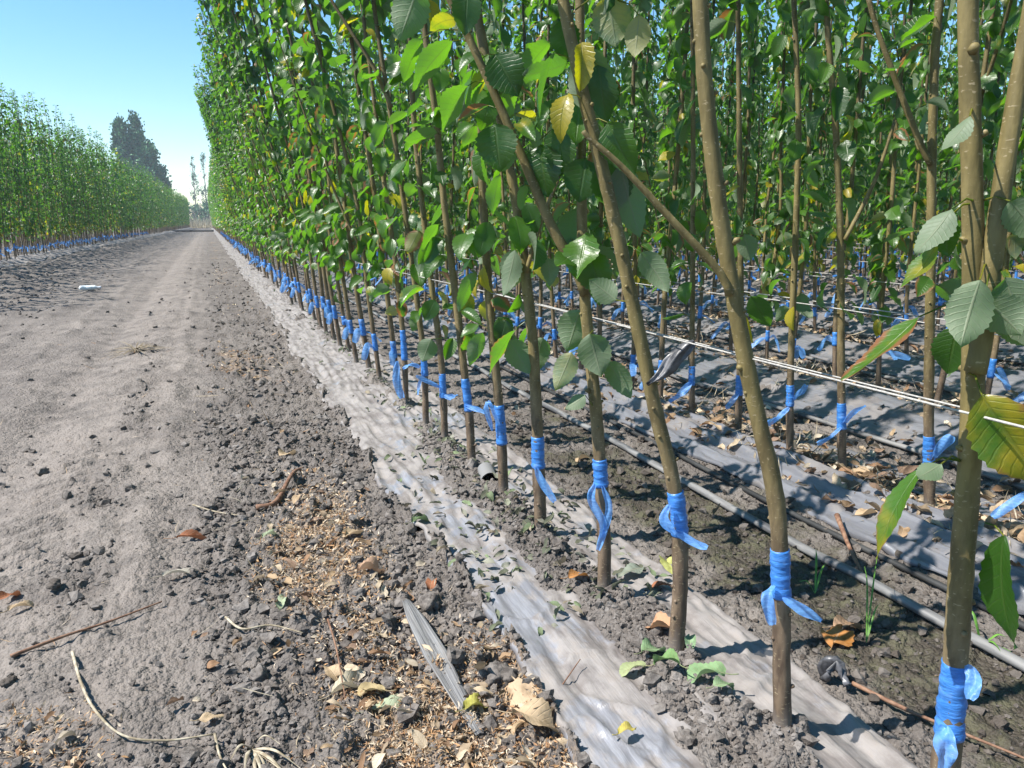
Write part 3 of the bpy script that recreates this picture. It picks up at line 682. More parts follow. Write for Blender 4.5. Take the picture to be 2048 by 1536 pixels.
# ---- variants for all the other trees
def make_variant(v, lean):
    rs = np.random.default_rng(500+v)
    h = rs.uniform(3.05, 3.5)
    zs = np.linspace(0, h, 9); lx = lean*rs.uniform(.6, 2.1)*zs*(.5+.6*zs/h)
    P = np.stack([lx+np.cumsum(rs.normal(0, .012, 9)), np.cumsum(rs.normal(0, .014, 9)), zs], -1); P[0, :2] = 0
    P = smooth_poly(P, .05); P = np.vstack([P[0]-[0, 0, .06], P])
    e = empty('nursery_tree', (0, 0, 0))
    g = G(); s, rad = stem(g, P, rs.uniform(.0105, .0135), .0025, 7, .06, v)
    lf = [tree_leaves(P, rs.uniform(.3, .48), h, .0135, .079, yel=.05, rs=rs)]
    if v % 3 == 0:
        k = np.searchsorted(P[:, 2], rs.uniform(.5, 1.1)); a = rs.uniform(0, 6.28); o = np.array([math.cos(a), math.sin(a), 0]); 
        if lean: o = norm(np.array([-1, rs.uniform(-.8, .8), 0.]))
        B = smooth_poly(np.array([P[k], P[k]+o*.06+[0, 0, .12], P[k]+o*.2+[0, 0, .5], P[k]+o*.34+[0, 0, .95]]), .05)
        tube(g, B, np.linspace(.008, .002, len(B)), 6, seed=v); lf.append(tree_leaves(B, B[0, 2]+.15, 9, .022, .065, rs=rs))
    g.build('trunk', M_BARK_SHADED, e)
    g = G()
    for q in lf: put_leaves(g, q, 1)
    g.build('foliage', M_LEAF, e)
    z0 = rs.uniform(.125, .205); z1 = z0+rs.uniform(.05, .085)
    g = G(); tape_wrap(g, P, rad, z0, z1, 8, 9, v); t = g.build('grafting_tape', M_TAPE, e)
    for k in range(2 - (v % 4 == 0)):
        a = rs.uniform(0, 6.28); o = np.array([math.cos(a), math.sin(a), 0]); c = np.array([np.interp(z0+.02, P[:, 2], P[:, 0]), np.interp(z0+.02, P[:, 2], P[:, 1]), z0+.02])
        g = G(); ribbon(g, [c+o*.01, c+o*.045+[0, 0, .012*(1-2*k)], c+o*rs.uniform(.07, .13)-[0, 0, rs.uniform(.02, .08)]], rs.uniform(.02, .036), np.cross(o, UP)*.6+UP*.6, nw=3, ruf=.25, seed=v+k)
        g.build('loose_end', M_TAIL, t)
    return e
def kids(o): return [c for c in COL.objects if c.parent == o]
VAR = {}
def variant(key, lean):
    if key not in VAR:
        e = make_variant(key, lean); VAR[key] = (e, [(c, kids(c)) for c in kids(e)], [False])
    return VAR[key]
def place(key, lean, loc, rz, scl, label, group):
    e, ch, used = variant(key, lean)
    if not used[0]: used[0] = True; o = e
    else:
        o = e.copy(); COL.objects.link(o)
        for c, gk in ch:
            cc = c.copy(); COL.objects.link(cc); cc.parent = o
            for q in gk:
                qq = q.copy(); COL.objects.link(qq); qq.parent = cc
    o.location = loc; o.rotation_euler = (0, 0, rz); o.scale = (scl, scl, scl)
    tag(o, label, 'tree', group)
    return o
def inframe(p, m=60):
    d = p-EYE; f = d@FW
    if f < .1: return False
    x = CX+F*(d@RT)/f; y = CY-F*(d@CU)/f
    return -m < x < 2048+m
def visible(x, y):
    return any(inframe(np.array([x+dx, y, z])) for z in (0, 1.2, 2.9) for dx in (0,))
IND = []; REST = []
y = TREES1[-1][1]+.29; ys1 = []
while y < 100:
    ys1.append(y); y += rng.uniform(.22, .32)
for k, y in enumerate(ys1):
    p = (ROW1+rng.normal(0, .015), y, 1)
    (IND if y < 22 else REST).append(p)
for y in (-.15, -.42, -.7, -1.0, .2): REST.append((ROW1+.02, y, 1))
for ri in range(1, 27):
    X = ROWS[ri]; y = -1.2+rng.uniform(0, .25) if ri < 4 else 0
    ymax = [0, 45, 34, 28, 26][ri] if ri < 5 else 27
    while y < ymax:
        y += rng.uniform(.21, .33)
        if ri == 1 and any(abs(y-t[1]) < .12 for t in TREES2): continue
        if ri == 1 and 1.3 < y < 2.5: continue
        xx = X+rng.normal(0, .02)
        if not visible(xx, y) and not (ri < 5 and y < 3): continue
        IN = visible(xx, y) and y < {1: 11, 2: 8.2, 3: 6.6, 4: 5.6}.get(ri, 0)
        (IND if IN else REST).append((xx, y, 2+ri))
nl = 0
for li in range(6):
    y = 8.-.2*li
    while y < 100:
        y += rng.uniform(.22, .32); xx = float(LX(y))-.98*li+rng.normal(0, .02)
        vis = visible(xx, y)
        if li == 0 and vis and nl < 62: IND.append((xx, y, -1)); nl += 1
        elif li < 2 or (vis and y < 45): REST.append((xx, y, -1-li))
def zt(x, y): return float(terrain(np.array([x]), np.array([y]))[0])
r1n = 0
for (x, y, code) in IND:
    hue = rng.integers(0, 9)
    if code == 1:
        n = len(TREES1)+r1n; r1n += 1
        lab = f'{ORD[n]} tree from the front in the roadside row, slim stem with blue tape' if n < 24 else 'slender leafy tree crowded far along the roadside row, leaning over the pale film edge'
        place(('a', int(hue % 6))[1], -.10, (x, y, 0), rng.uniform(-.45, .45), rng.uniform(.94, 1.08), lab, G_R1)
    elif code > 1:
        lab = {3: 'leafy second-row tree just behind the roadside row, slim dark stem taped blue', 4: 'leafy third-row tree in shade behind the grey film ridge, taped blue',
               5: 'leafy fourth-row tree deep between the stems, blue tape at its foot', 6: 'leafy fifth-row tree deep in the block, blue tape low on its thin stem'}[code]
        place(10+int(hue), 0, (x, y, 0), rng.uniform(0, 6.28), rng.uniform(.92, 1.08), lab, G_BLK)
    else:
        place(10+int(hue), 0, (x, y, .05), rng.uniform(0, 6.28), rng.uniform(.9, 1.1), 'slim leafy tree with blue-taped stem in the row across the road on the left', G_LEFT)
print('individual trees', len(IND)+len(HERO)+len(HERO2), 'rest', len(REST))
def rest_mass():
    g = G(); acc = {1: [], 2: [], 3: []}; rs = np.random.default_rng(77)
    for (x, y, code) in REST:
        d = math.hypot(x, y); h = rs.uniform(3.0, 3.55); 
        zs = np.array([-.05, .5, 1.2, 2.0, h]); lean = -.10 if code == 1 else 0
        P = np.stack([x+lean*zs+rs.normal(0, .02, 5)*(zs > .1), y+rs.normal(0, .02, 5), zs], -1)
        tube(g, P, np.array([.013, .011, .009, .006, .002]), 4 if d > 6 else 6, mi=0, cap=False)
        z0 = rs.uniform(.125, .205); 
        if d < 45 and code > -2:
            T = np.stack([np.interp([z0, z0+.075], zs, P[:, c]) for c in range(3)], -1); tube(g, T, .015, 5, mi=2, cap=False)
            a = rs.uniform(0, 6.28); o = np.array([math.cos(a), math.sin(a), 0])
            V = [T[0], T[0]+[0, 0, .02], T[0]+o*.08+[0, 0, -.01], T[0]+o*.08+[0, 0, -.035]]; g.add(V, [[0, 3, 2, 1]], mi=2)
        Pd = np.stack([np.interp(np.linspace(0, h, 20), zs, P[:, c]) for c in range(3)], -1)
        if d < 14: lod, ds, sz = 2, .0128, .078
        elif d < 26: lod, ds, sz = 2, .0165, .086
        else: lod, ds, sz = 3, .034, .12
        lf = tree_leaves(Pd, rs.uniform(.32, .5), h, ds, sz, rs=rs)
        if code > 20: lf['tint'][:, 2] *= .9
        acc[lod].append(lf)
    for lod, L in acc.items():
        if L:
            q = {k: np.concatenate([l[k] for l in L]) for k in KEYS+('A',)}
            put_leaves(g, q, lod, False, mi=1)
    o = g.build('sapling_stand', [M_BARK_SHADED, M_LEAF, M_TAPE]); tag(o, 'dense stand of slim leafy nursery trees filling the rows behind', 'trees', kind='stuff')
rest_mass()

# ------------------------------------------------------------------ ground and film
make_ground()
def film(name, f0, f1, y0, y1, ny, nx, k, label):
    ys = np.geomspace(y0, y1, ny) if y0 > 0 else np.linspace(y0, y1, ny)
    u = np.linspace(0, 1, nx); U, Yg = np.meshgrid(u, ys, indexing='ij')
    a = f0(Yg); b = f1(Yg); X = a+(b-a)*U
    z = film_z(X, Yg, a, b, k)
    i = np.arange(nx-1)[:, None]*ny; j = np.arange(ny-1)[None]
    Q = np.stack([i+j, i+ny+j, i+ny+j+1, i+j+1], -1).reshape(-1, 4)
    dirt = (.25 if k in (0, 30) else -.12)+.35*pnoise(X*3, Yg*2, 70)+.25*sst(2.2, 5, Yg)
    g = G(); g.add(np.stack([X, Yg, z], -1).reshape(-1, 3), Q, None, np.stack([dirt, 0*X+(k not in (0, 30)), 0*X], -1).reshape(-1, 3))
    o = g.build(name, M_FILM); so = o.modifiers.new('thick', 'SOLIDIFY'); so.thickness = .0006; so.offset = -1
    tag(o, label, 'plastic film', 'plastic mulch films along the rows'); return o
film('mulch_film', edgeL, edgeR, .18, 98, 960, 80, 0, 'dusty pale grey mulch film under the roadside row, wrinkled and half covered by soil')
film('mulch_film', lambda y: 1.425+.012*pnoise(y*1.3, 0*y, 110), lambda y: 1.685+.02*pnoise(y*1.9, 0*y, 111), .3, 24, 420, 44, 5, 'folded grey film strip with long creases on the near side of the second row')
film('mulch_film', lambda y: 1.80+.02*pnoise(y*1.7, 0*y, 113), lambda y: 1.97+.03*pnoise(y*2.1, 0*y, 114), .3, 24, 320, 24, 9, 'narrow flat film strip on the far side of the second row stems')
WORDS = ['third', 'fourth', 'fifth', 'sixth']
for i in range(2, 6):
    X = ROWS[i]
    film('mulch_film', lambda y, X=X: X-.50+.03*pnoise(y*1.3, 0*y+X, 120), lambda y, X=X: X-.06+.05*pnoise(y*1.9, 0*y+X, 121), .4, 24, 300, 36, 12+i, f'humped grey film ridge along the {WORDS[i-2]} row, dappled by leaf shadow')
film('mulch_film', lambda y: LX(y)-.25+.03*pnoise(y*1.3, 0*y, 130), lambda y: LX(y)+.34+.06*pnoise(y*1.9, 0*y, 131), 7, 100, 360, 24, 30, 'pale film strip under the row across the road on the left')

# ------------------------------------------------------------------ clods, chaff, litter
def ico(sub):
    import bmesh
    bm = bmesh.new(); bmesh.ops.create_icosphere(bm, subdivisions=sub, radius=1)
    V = np.array([v.co[:] for v in bm.verts]); T = np.array([[v.index for v in f.verts] for f in bm.faces]); bm.free(); return V, T
I1, I2, I3 = ico(1), ico(2), ico(4)
def lumpy(V, s, amp):
    n = pnoise(V[:, 0]*1.3+s*7.1, V[:, 1]*1.3+V[:, 2]*1.1, s)+pnoise(V[:, 2]*1.3-s*3, V[:, 0]*1.1-V[:, 1]*.9, s+5)
    n2 = pnoise(V[:, 0]*4+s, V[:, 1]*4+V[:, 2]*3.3, s+9)+pnoise(V[:, 2]*5+s, V[:, 0]*5-V[:, 1]*4, s+11)
    return V*(1+amp*n+amp*.35*n2)[:, None]
def rotm(n):
    q = rng.normal(size=(n, 4)); q /= np.linalg.norm(q, axis=1)[:, None]; w, x, y, z = q.T
    return np.stack([1-2*(y*y+z*z), 2*(x*y-z*w), 2*(x*z+y*w), 2*(x*y+z*w), 1-2*(x*x+z*z), 2*(y*z-x*w), 2*(x*z-y*w), 2*(y*z+x*w), 1-2*(x*x+y*y)], -1).reshape(n, 3, 3)
def polar(n, r0, r1, a0=-20, a1=76):
    r = np.exp(rng.uniform(math.log(r0), math.log(r1), n)); a = np.radians(rng.uniform(a0, a1, n)); return r*np.sin(a), r*np.cos(a), r
def clods(n, r0, r1, smed, tmpl, dens, g):
    x, y, r = polar(n, r0, r1); p = dens(x, y); k = rng.random(n) < p; x, y, r = x[k], y[k], r[k]; n = len(x)
    s = smed*np.exp(rng.normal(0, .7, n))*r**.75; s = np.minimum(s, .016)
    z = terrain(x, y)
    V0, T0 = tmpl
    M = rotm(n); var = rng.integers(0, 8, n)
    TV = np.stack([lumpy(V0, q+3, .55) for q in range(8)])
    V = np.einsum('nij,nmj->nmi', M, TV[var])*s[:, None, None]*np.array([1, 1, .8]) + np.stack([x, y, z+s*.25], -1)[:, None]
    m = len(V0); T = (T0[None]+(np.arange(n)*m)[:, None, None]).reshape(-1, 3)
    wet = np.repeat(np.where((x > .93) & (x < 1.45) & (y < 3), rng.uniform(.3, 1, n), rng.uniform(0, .25, n)*(rng.random(n) < .4)), m)
    g.add(V.reshape(-1, 3), None, T, np.stack([wet, wet*0, wet*0], -1))
def dens(x, y):
    p = rough(x, y)**1.3*(.35+.9*np.clip(fbm(x*5, y*4, 3, 63)+.35, 0, 1))
    inf = (x > edgeL(y)) & (x < edgeR(y)); c = cover(x, y)
    p = np.where(inf, np.where(c > .02, .8, .03), p)
    p = np.where((x > .9) & (x < 1.5), .22, p); p = np.where(x > 1.5, .12, p)
    return np.clip(p*sst(.05, .45, rough(x, y)), 0, 1)
g = G()
clods(110000, .75, 3.2, .0017, I1, dens, g)
clods(3600, .75, 3.2, .0034, I2, lambda x, y: dens(x, y)*.6*sst(.2, .6, rough(x, y)), g)
clods(1100, .75, 3.2, .0066, I2, lambda x, y: dens(x, y)*.5*(rough(x, y) > .6), g)
clods(30000, 2.8, 16, .0026, I1, lambda x, y: dens(x, y)*.8, g)
clods(2600, 3, 30, .0045, I1, lambda x, y: .8*(x < -1.2)+.3*(x > -.05)*(x < .4), g)
o = g.build('soil_clods', M_CLOD, smooth=False); tag(o, 'loose grey soil crumbs scattered over road verge and film', 'soil', kind='stuff')

def strips(n, mask, r0, r1, Lr, Wr, cols, g, mi=0, lift=.003):
    x, y, r = polar(n, r0, r1); k = rng.random(n) < mask(x, y); x, y, r = x[k], y[k], r[k]; n = len(x)
    if n == 0: return
    z = terrain(x, y)+rng.uniform(.001, lift+.003, n)*(1+r*.4)+.001; a = rng.uniform(0, 6.28, n); e = rng.uniform(-.3, .5, n)
    D = np.stack([np.cos(a)*np.cos(e), np.sin(a)*np.cos(e), np.sin(e)], -1); N = norm(np.stack([rng.normal(0, .5, n), rng.normal(0, .5, n), np.ones(n)], -1))
    cols = np.array(cols); c = cols[rng.integers(0, len(cols), n)]*rng.uniform(.75, 1.2, (n, 1))
    sc = r**.5
    add_leaves(g, np.stack([x, y, z], -1), D, N, rng.uniform(*Lr, n)*sc, rng.uniform(*Wr, n)*sc, rng.uniform(-1.6, 2.2, n), rng.uniform(0, .8, n), .2, c, 2, mi)
CH = [(.58, .41, .26), (.64, .49, .33), (.46, .27, .14), (.70, .58, .43), (.50, .30, .15), (.34, .19, .10), (.66, .56, .44)]
inch = lambda x, y: np.clip(chaffm(x, y)*1.1-.12, 0, 1)*((x < edgeL(y)))
g = G()
strips(230000, inch, .72, 3.2, (.006, .014), (.0014, .0034), CH, g)
strips(60000, lambda x, y: .6*inch(x, y), 3, 16, (.008, .016), (.002, .004), CH, g)
strips(9000, lambda x, y: .14*rough(x, y)*(x < .45)*(x > -2.4), .72, 7, (.01, .03), (.001, .002), CH, g)
strips(3000, lambda x, y: .3*gs(x-.2, .25)*(x < .42), .72, 7, (.03, .08), (.0014, .0026), [(.40, .33, .23), (.5, .44, .33), (.3, .22, .14)], g, 0, .008)
o = g.build('plant_chaff', M_DRY); tag(o, 'loose orange tan plant chaff lying along the road verge', 'chaff', kind='stuff')

def litter(n, mask, r0, r1, size, cols, g, lod=1, flat=.5, aspect=(.4, .6), lift=.01):
    x, y, r = polar(n, r0, r1); k = rng.random(n) < mask(x, y); x, y = x[k], y[k]; n = len(x)
    z = terrain(x, y); inf = (x > edgeL(y)) & (x < edgeR(y)); z = np.where(inf, np.maximum(z, bed(x, y)+.012), z)+rng.uniform(.004, lift, n)
    a = rng.uniform(0, 6.28, n); e = rng.normal(.15, .3, n)*flat*2
    D = np.stack([np.cos(a)*np.cos(e), np.sin(a)*np.cos(e), np.sin(e)], -1); N = norm(np.stack([rng.normal(0, flat, n), rng.normal(0, flat, n), np.ones(n)], -1))
    cols = np.array(cols); c = cols[rng.integers(0, len(cols), n)]*rng.uniform(.7, 1.25, (n, 1)); L = rng.uniform(*size, n)
    add_leaves(g, np.stack([x, y, z], -1), D, N, L, L*rng.uniform(*aspect, n), rng.uniform(-.6, 2., n), rng.uniform(.1, 1.0, n), .25, c, lod)
DRYC = [(.30, .20, .12), (.40, .29, .18), (.24, .14, .08), (.50, .40, .28), (.33, .25, .17), (.20, .13, .09), (.55, .47, .36)]
g = G()
rowm = lambda x, y: np.clip(sum(gs(x-(X+.05), .20) for X in ROWS[1:12])+.12, 0, .9)*(x > 1.5)
litter(20000, rowm, 1.5, 9, (.035, .07), DRYC, g, 1)
litter(6000, lambda x, y: .7*(x > 1.6), 5, 18, (.05, .09), DRYC, g, 2)
litter(420, lambda x, y: .5*(x > .92)*(x < 1.45), 2.0, 7, (.03, .06), DRYC, g, 1)
litter(22000, lambda x, y: .55*np.clip(chaffm(x, y)-.1, 0, 1)*(x < edgeL(y)), .72, 9, (.016, .042), DRYC, g, 1, .5, (.3, .6), .014)
litter(2500, lambda x, y: .16*(x < .4)*(x > -.1), 1.2, 9, (.02, .045), DRYC, g, 1)
strips(9000, lambda x, y: .8*rowm(x, y), 1.5, 6, (.03, .08), (.0012, .0028), [(.42, .36, .26), (.30, .24, .16), (.5, .44, .34)], g, 0, .012)
o = g.build('leaf_litter', M_DRY); tag(o, 'brown and tan fallen leaves and straw littering the shaded inner rows', 'leaf litter', kind='stuff')
GRY = [(.15, .17, .11), (.22, .23, .17), (.10, .11, .075), (.24, .24, .19), (.07, .08, .055), (.26, .22, .16), (.17, .22, .12)]
g = G()
litter(15000, lambda x, y: np.clip(.75*gs(x-.71, .085)+.04, 0, 1)*(x > .42)*(x < .89)*(y > 1.5), 1.7, 9, (.018, .042), GRY, g, 1, .6, (.35, .6), .02)
litter(2500, lambda x, y: .5*(x > .45)*(x < .85)*(y > 1.2), 1.3, 2.4, (.018, .04), GRY, g, 1, .6, (.35, .6), .012)
o = g.build('wilted_leaves', M_DRY); tag(o, 'small withered greyish green leaves scattered on film at the tree feet', 'leaf litter', kind='stuff')

# individual clods
def one_clod(px, py, rpx, flat, label, dark=0., k=0):
    p = gnd(px, py); r = rpx*p.dot(FH)/F; z = zt(p[0], p[1])
    V = lumpy(I3[0], k+31, .30); V = V+V*(.05*pnoise(V[:, 0]*9+k, V[:, 1]*9+V[:, 2]*7, k))[:, None]
    V = V*np.array([r, r*.85, r*flat]); g = G(); g.add(V+[0, 0, r*flat*.45], None, I3[1], (dark, 0, 0))
    o = g.build('soil_clod', M_CLOD); o.location = (p[0], p[1], z); o.rotation_euler = (0, 0, k*1.3); tag(o, label, 'clod', 'large clods on the verge')
for k, a in enumerate([(1000, 1345, 36, .8, 'biggest round grey clod lying against the film edge near the front'), (860, 1200, 27, .85, 'rounded grey clod beside a red dry leaf, left of the film edge'),
        (945, 1370, 20, .8, 'middling clod touching the left side of the biggest clod'), (515, 1330, 24, .55, 'flat pale stone-like clod left of the tan crumpled leaves'),
        (108, 1165, 15, .7, 'dark reddish lump alone on the smooth road at the left'), (150, 1098, 12, .6, 'small dark flat lump on the road behind the reddish lump'),
        (622, 1312, 18, .8, 'grey clod among crumbs between the flat pale clod and the grey torn strip'), (715, 1172, 17, .8, 'grey clod half sunk in orange chaff'),
        (15, 1352, 16, .7, 'dark clod at the left edge near the red twig'), (425, 1248, 13, .75, 'clod beside the bent straw on the road edge'),
        (1110, 1222, 14, .9, 'greenish upright clod in the soil between the film halves')]):
    one_clod(*a, dark=.75 if 'dark' in a[4] else 0, k=k)

# individual fallen leaves
def one_leaf(name, px, py, lpx, ang, col, label, cat, asp=.5, curl=1.2, fold=.5, tilt=.15, lift=.014, roll=0., k=0):
    p = gnd(px, py); sc = p.dot(FH)/F; z = max(zt(p[0], p[1]), float(bed(p[0], p[1]))+.013 if .42 < p[0] < .9 else -9)
    L = lpx*sc*1.45; a = ang
    D = np.array([[math.cos(a)*math.cos(tilt), math.sin(a)*math.cos(tilt), math.sin(tilt)]]); N = np.array([[math.sin(roll)*-math.sin(a), math.sin(roll)*math.cos(a), math.cos(roll)]])
    g = G(); add_leaves(g, -D*L*.45+np.array([[0, 0, lift+L*.05]]), D, N, L, L*asp, curl, fold, .3, col, 0)
    q = -D[0]*L*.45+np.array([0, 0, lift+L*.05]); tube(g, smooth_poly(np.array([q-D[0]*L*.3+[0, 0, .004], q-D[0]*L*.12, q]), .004), .0009, 5, tint=np.array(col)*.8)
    o = g.build(name, M_DRY); o.location = (p[0], p[1], z); tag(o, label, cat, 'fallen leaves lying in the foreground' if cat == 'leaf' else None); return o
TAN = (.48, .36, .23); PALE = (.56, .49, .36); RED = (.30, .12, .06); ORG = (.42, .19, .06); PGR = (.34, .40, .26); WGR = (.17, .27, .12); YEL = (.48, .40, .10)
for k, a in enumerate([
    (392, 1062, 62, -.2, RED, 'rolled reddish brown leaf lying on the road', dict(asp=.3, fold=1.)), (545, 1058, 40, .5, PGR, 'pale greenish curled leaf left of the chaff patch', {}),
    (722, 1060, 66, .1, TAN, 'long tan leaf on the right side of the chaff patch', dict(asp=.38)), (18, 1170, 44, .9, RED, 'rust red leaf at the left edge of the road', {}),
    (45, 1190, 50, .6, TAN, 'light tan leaf just below the rust red leaf at the left edge', dict(asp=.4)), (418, 1422, 38, 0., TAN, 'small flat tan leaf beside the arched straw', dict(curl=.5, fold=.1)),
    (372, 1133, 74, .1, (.40, .37, .31), 'long greyish leaf half buried in the road', dict(asp=.28)), (562, 1190, 36, 1.2, PGR, 'pale green folded leaf standing behind a clod', dict(tilt=.7)),
    (1040, 1415, 130, 2.6, (.52, .38, .25), 'large crumpled tan leaf in front of the biggest clod', dict(asp=.75, fold=.55, curl=1.5)), (1075, 1455, 90, -.6, TAN, 'crumpled tan leaf tucked under the largest one', dict(asp=.6)),
    (700, 1345, 76, .4, PALE, 'pale curled leaf above the green grey one near the torn strip', dict(asp=.6, fold=.8)), (668, 1330, 54, 1.9, TAN, 'upright tan leaf fragment left of the pale curled leaf', dict(tilt=.8)),
    (735, 1365, 60, 2.7, (.38, .30, .16), 'brown curled leaf between the pale one and the torn strip', {}), (790, 1388, 84, .0, (.36, .41, .28), 'broad grey green leaf beside the torn grey strip', dict(asp=.5, fold=.25)),
    (952, 1402, 52, .3, (.42, .40, .10), 'yellow green leaf fragment right of the torn grey strip', dict(asp=.7)), (1252, 1482, 38, .2, YEL, 'small yellow leaf fragment on the bare grey film', dict(asp=.6, curl=.6)),
    (1318, 1288, 60, 2.0, (.46, .26, .15), 'orange brown crumpled leaf leaning on the third trunk', dict(asp=.7, fold=.6)), (1160, 1184, 46, .1, ORG, 'orange and green leaf on the soil left of the fourth trunk', {}),
    (1675, 1262, 64, .6, ORG, 'bright orange leaf on the dark wet soil', dict(asp=.75, curl=.4, fold=.1)), (1700, 1234, 64, -.1, (.42, .27, .17), 'tan pink leaf behind the bright orange one on wet soil', dict(asp=.45)),
    (1318, 1182, 48, 2.3, RED, 'narrow red brown leaf on the clean right half of the film', dict(asp=.3)), (1262, 1158, 50, 3.3, (.22, .25, .20), 'grey green leaf stuck flat on the film right of the fourth trunk', dict(curl=.4, fold=.1)),
    (1345, 1128, 62, 1.3, (.44, .45, .15), 'yellow green leaf standing at the film edge behind the third trunk', dict(tilt=.5, asp=.7)), (862, 1160, 40, 1.2, RED, 'dark red leaf tucked above the rounded clod', dict(tilt=.5)),
    (740, 1135, 44, .2, (.46, .30, .20), 'pinkish crumpled leaf in the hollow beside the film edge', dict(asp=.8, fold=.8)), (575, 900, 40, .8, TAN, 'tan leaf behind the forked twig by the film', {}),
    (1305, 1335, 52, .2, (.22, .33, .17), 'wilted green leaf at the foot of the third trunk', dict(asp=.6)), (1408, 1400, 66, 2.6, (.20, .31, .15), 'largest wilted green leaf on the film right of the third trunk', dict(asp=.65, fold=.6)),
    (1378, 1325, 40, 1., (.24, .36, .20), 'upright wilted leaf right against the third trunk', dict(tilt=.7)), (1445, 1420, 48, .1, (.24, .34, .18), 'narrow wilted leaf at the right end of the green pile', {}),
    (1262, 1360, 50, 2.9, (.30, .34, .17), 'pale wilted leaf at the left end of the green pile', {}), (1330, 1378, 56, 1.9, (.16, .27, .10), 'dark wilted leaf in the middle of the green pile', dict(fold=.8)),
    (1900, 1330, 46, .1, (.30, .19, .12), 'brown dead leaf in shade behind the nearest trunk', {}), (845, 1045, 44, .4, (.15, .22, .11), 'dark green withered leaf on the film ahead of the pipe stub', {})]):
    one_leaf('dry_leaf' if a[4] not in (PGR, WGR) else 'dry_leaf', *a[:4], a[4], a[5], 'leaf', k=k, **a[6])

# twigs, straws, strips
def px_tube(name, pts, w, mat, label, cat, lift=.011, taper=.4, sides=7, bump=.1, sag=None, group=None):
    P = []
    for q in pts:
        p = gnd(q[0], q[1]); p[2] = max(zt(p[0], p[1]), float(bed(p[0], p[1])))+lift+(q[2] if len(q) > 2 else 0); P.append(p)
    P = np.array(P); o0 = P[0].copy(); sc = P[0].dot(FH)/F; S = smooth_poly(P-o0, .01)
    g = G(); tube(g, S, np.linspace(w*sc/2, w*sc/2*taper, len(S)), sides, bump=bump)
    o = g.build(name, mat); o.location = o0; return tag(o, label, cat, group)
px_tube('twig', [(20, 1302), (130, 1258), (215, 1228), (322, 1188)], 9, M_TWIG, 'long straight reddish twig lying across the road at the left', 'twig')
px_tube('twig', [(512, 1002), (550, 992), (585, 955), (605, 925)], 13, M_TWIG, 'short thick forked-looking twig on the chaff beside the film', 'twig')
px_tube('twig', [(655, 1225), (672, 1290), (690, 1385)], 5, M_TWIG, 'thin upright brown twig among clods in the foreground', 'twig')
px_tube('twig', [(1058, 1435), (1105, 1392), (1160, 1345, .02)], 6, M_TWIG, 'thin brown stalk rising beside the large crumpled leaf', 'twig')
px_tube('twig', [(1672, 1052, .03), (1700, 1100, .012), (1730, 1140)], 12, M_TWIG, 'pinkish stick leaning on the drip hose behind the second trunk', 'twig')
px_tube('twig', [(1705, 1362), (1830, 1415), (2060, 1505)], 11, M_TWIG, 'reddish cane on the dark soil behind the nearest trunk', 'twig')
px_tube('straw', [(143, 1290), (160, 1350), (190, 1420), (245, 1462), (330, 1462), (425, 1450)], 7, M_STRAW, 'long pale arched straw on the road in the foreground', 'straw', taper=.5)
px_tube('straw', [(428, 1450), (440, 1500), (468, 1545)], 7, M_STRAW, 'short pale straw running out of the bottom edge', 'straw')
px_tube('straw', [(450, 1220), (484, 1246), (540, 1238), (605, 1250)], 6, M_STRAW, 'bent pale straw beside the small clods left of the chaff', 'straw')
px_tube('straw', [(385, 1000), (430, 1010), (490, 1022)], 4, M_STRAW, 'thin straight straw on the road left of the chaff', 'straw')
def grass_clump(px, py, blades, mat, name, label, wpx, cat='grass'):
    p = gnd(px, py); z = zt(p[0], p[1]); sc = p.dot(FH)/F; o0 = np.array([p[0], p[1], z]); g = G()
    for k, (dx, dy, up) in enumerate(blades):
        q = gnd(px+dx, py+dy); q[2] = zt(q[0], q[1])+up; m = (np.array([p[0], p[1], z])+q)/2+[0, 0, .012+up*.3]
        ribbon(g, np.array([o0+[0, 0, .004], m, q])-o0, wpx*sc, np.cross(q-o0, UP), nw=2, ruf=.25, seed=1, taper=.35)
    o = g.build(name, mat); o.location = o0; return tag(o, label, cat)
grass_clump(500, 1462, [(15, 95, .004), (48, 90, .01), (85, 80, .006), (60, 30, .03), (-14, 75, .01), (112, 92, .004), (32, 100, .012), (70, 96, .003), (-40, 50, .02), (100, 60, .015)], M_STRAW, 'straw_tuft', 'spreading tuft of flat bleached straw blades at the bottom edge', 8, 'straw')
grass_clump(270, 690, [(float(a), float(b), float(c)) for a, b, c in zip(rng.normal(0, 48, 46), rng.normal(0, 10, 46), rng.uniform(.003, .03, 46))], M_WEED, 'weed_clump', 'uprooted dry weed clump lying in the middle of the road', 2.6, 'weed')
grass_clump(1632, 1165, [(-2, -45, .05), (20, -30, .03), (-35, -10, .02)], M_GRASS, 'grass_tuft', 'tiny bright green sprout on wet soil left of the drip hose', 5)
grass_clump(1735, 1262, [(-12, -70, .09), (12, -80, .10), (25, -40, .05)], M_GRASS, 'grass_tuft', 'thin tall green blades on wet soil beside the orange leaf', 4)
grass_clump(1965, 1270, [(40, 30, .02), (60, 15, .03), (90, 45, .01), (-40, -30, .05)], M_GRASS, 'grass_tuft', 'bright green tuft right of the nearest trunk under the hose', 8)

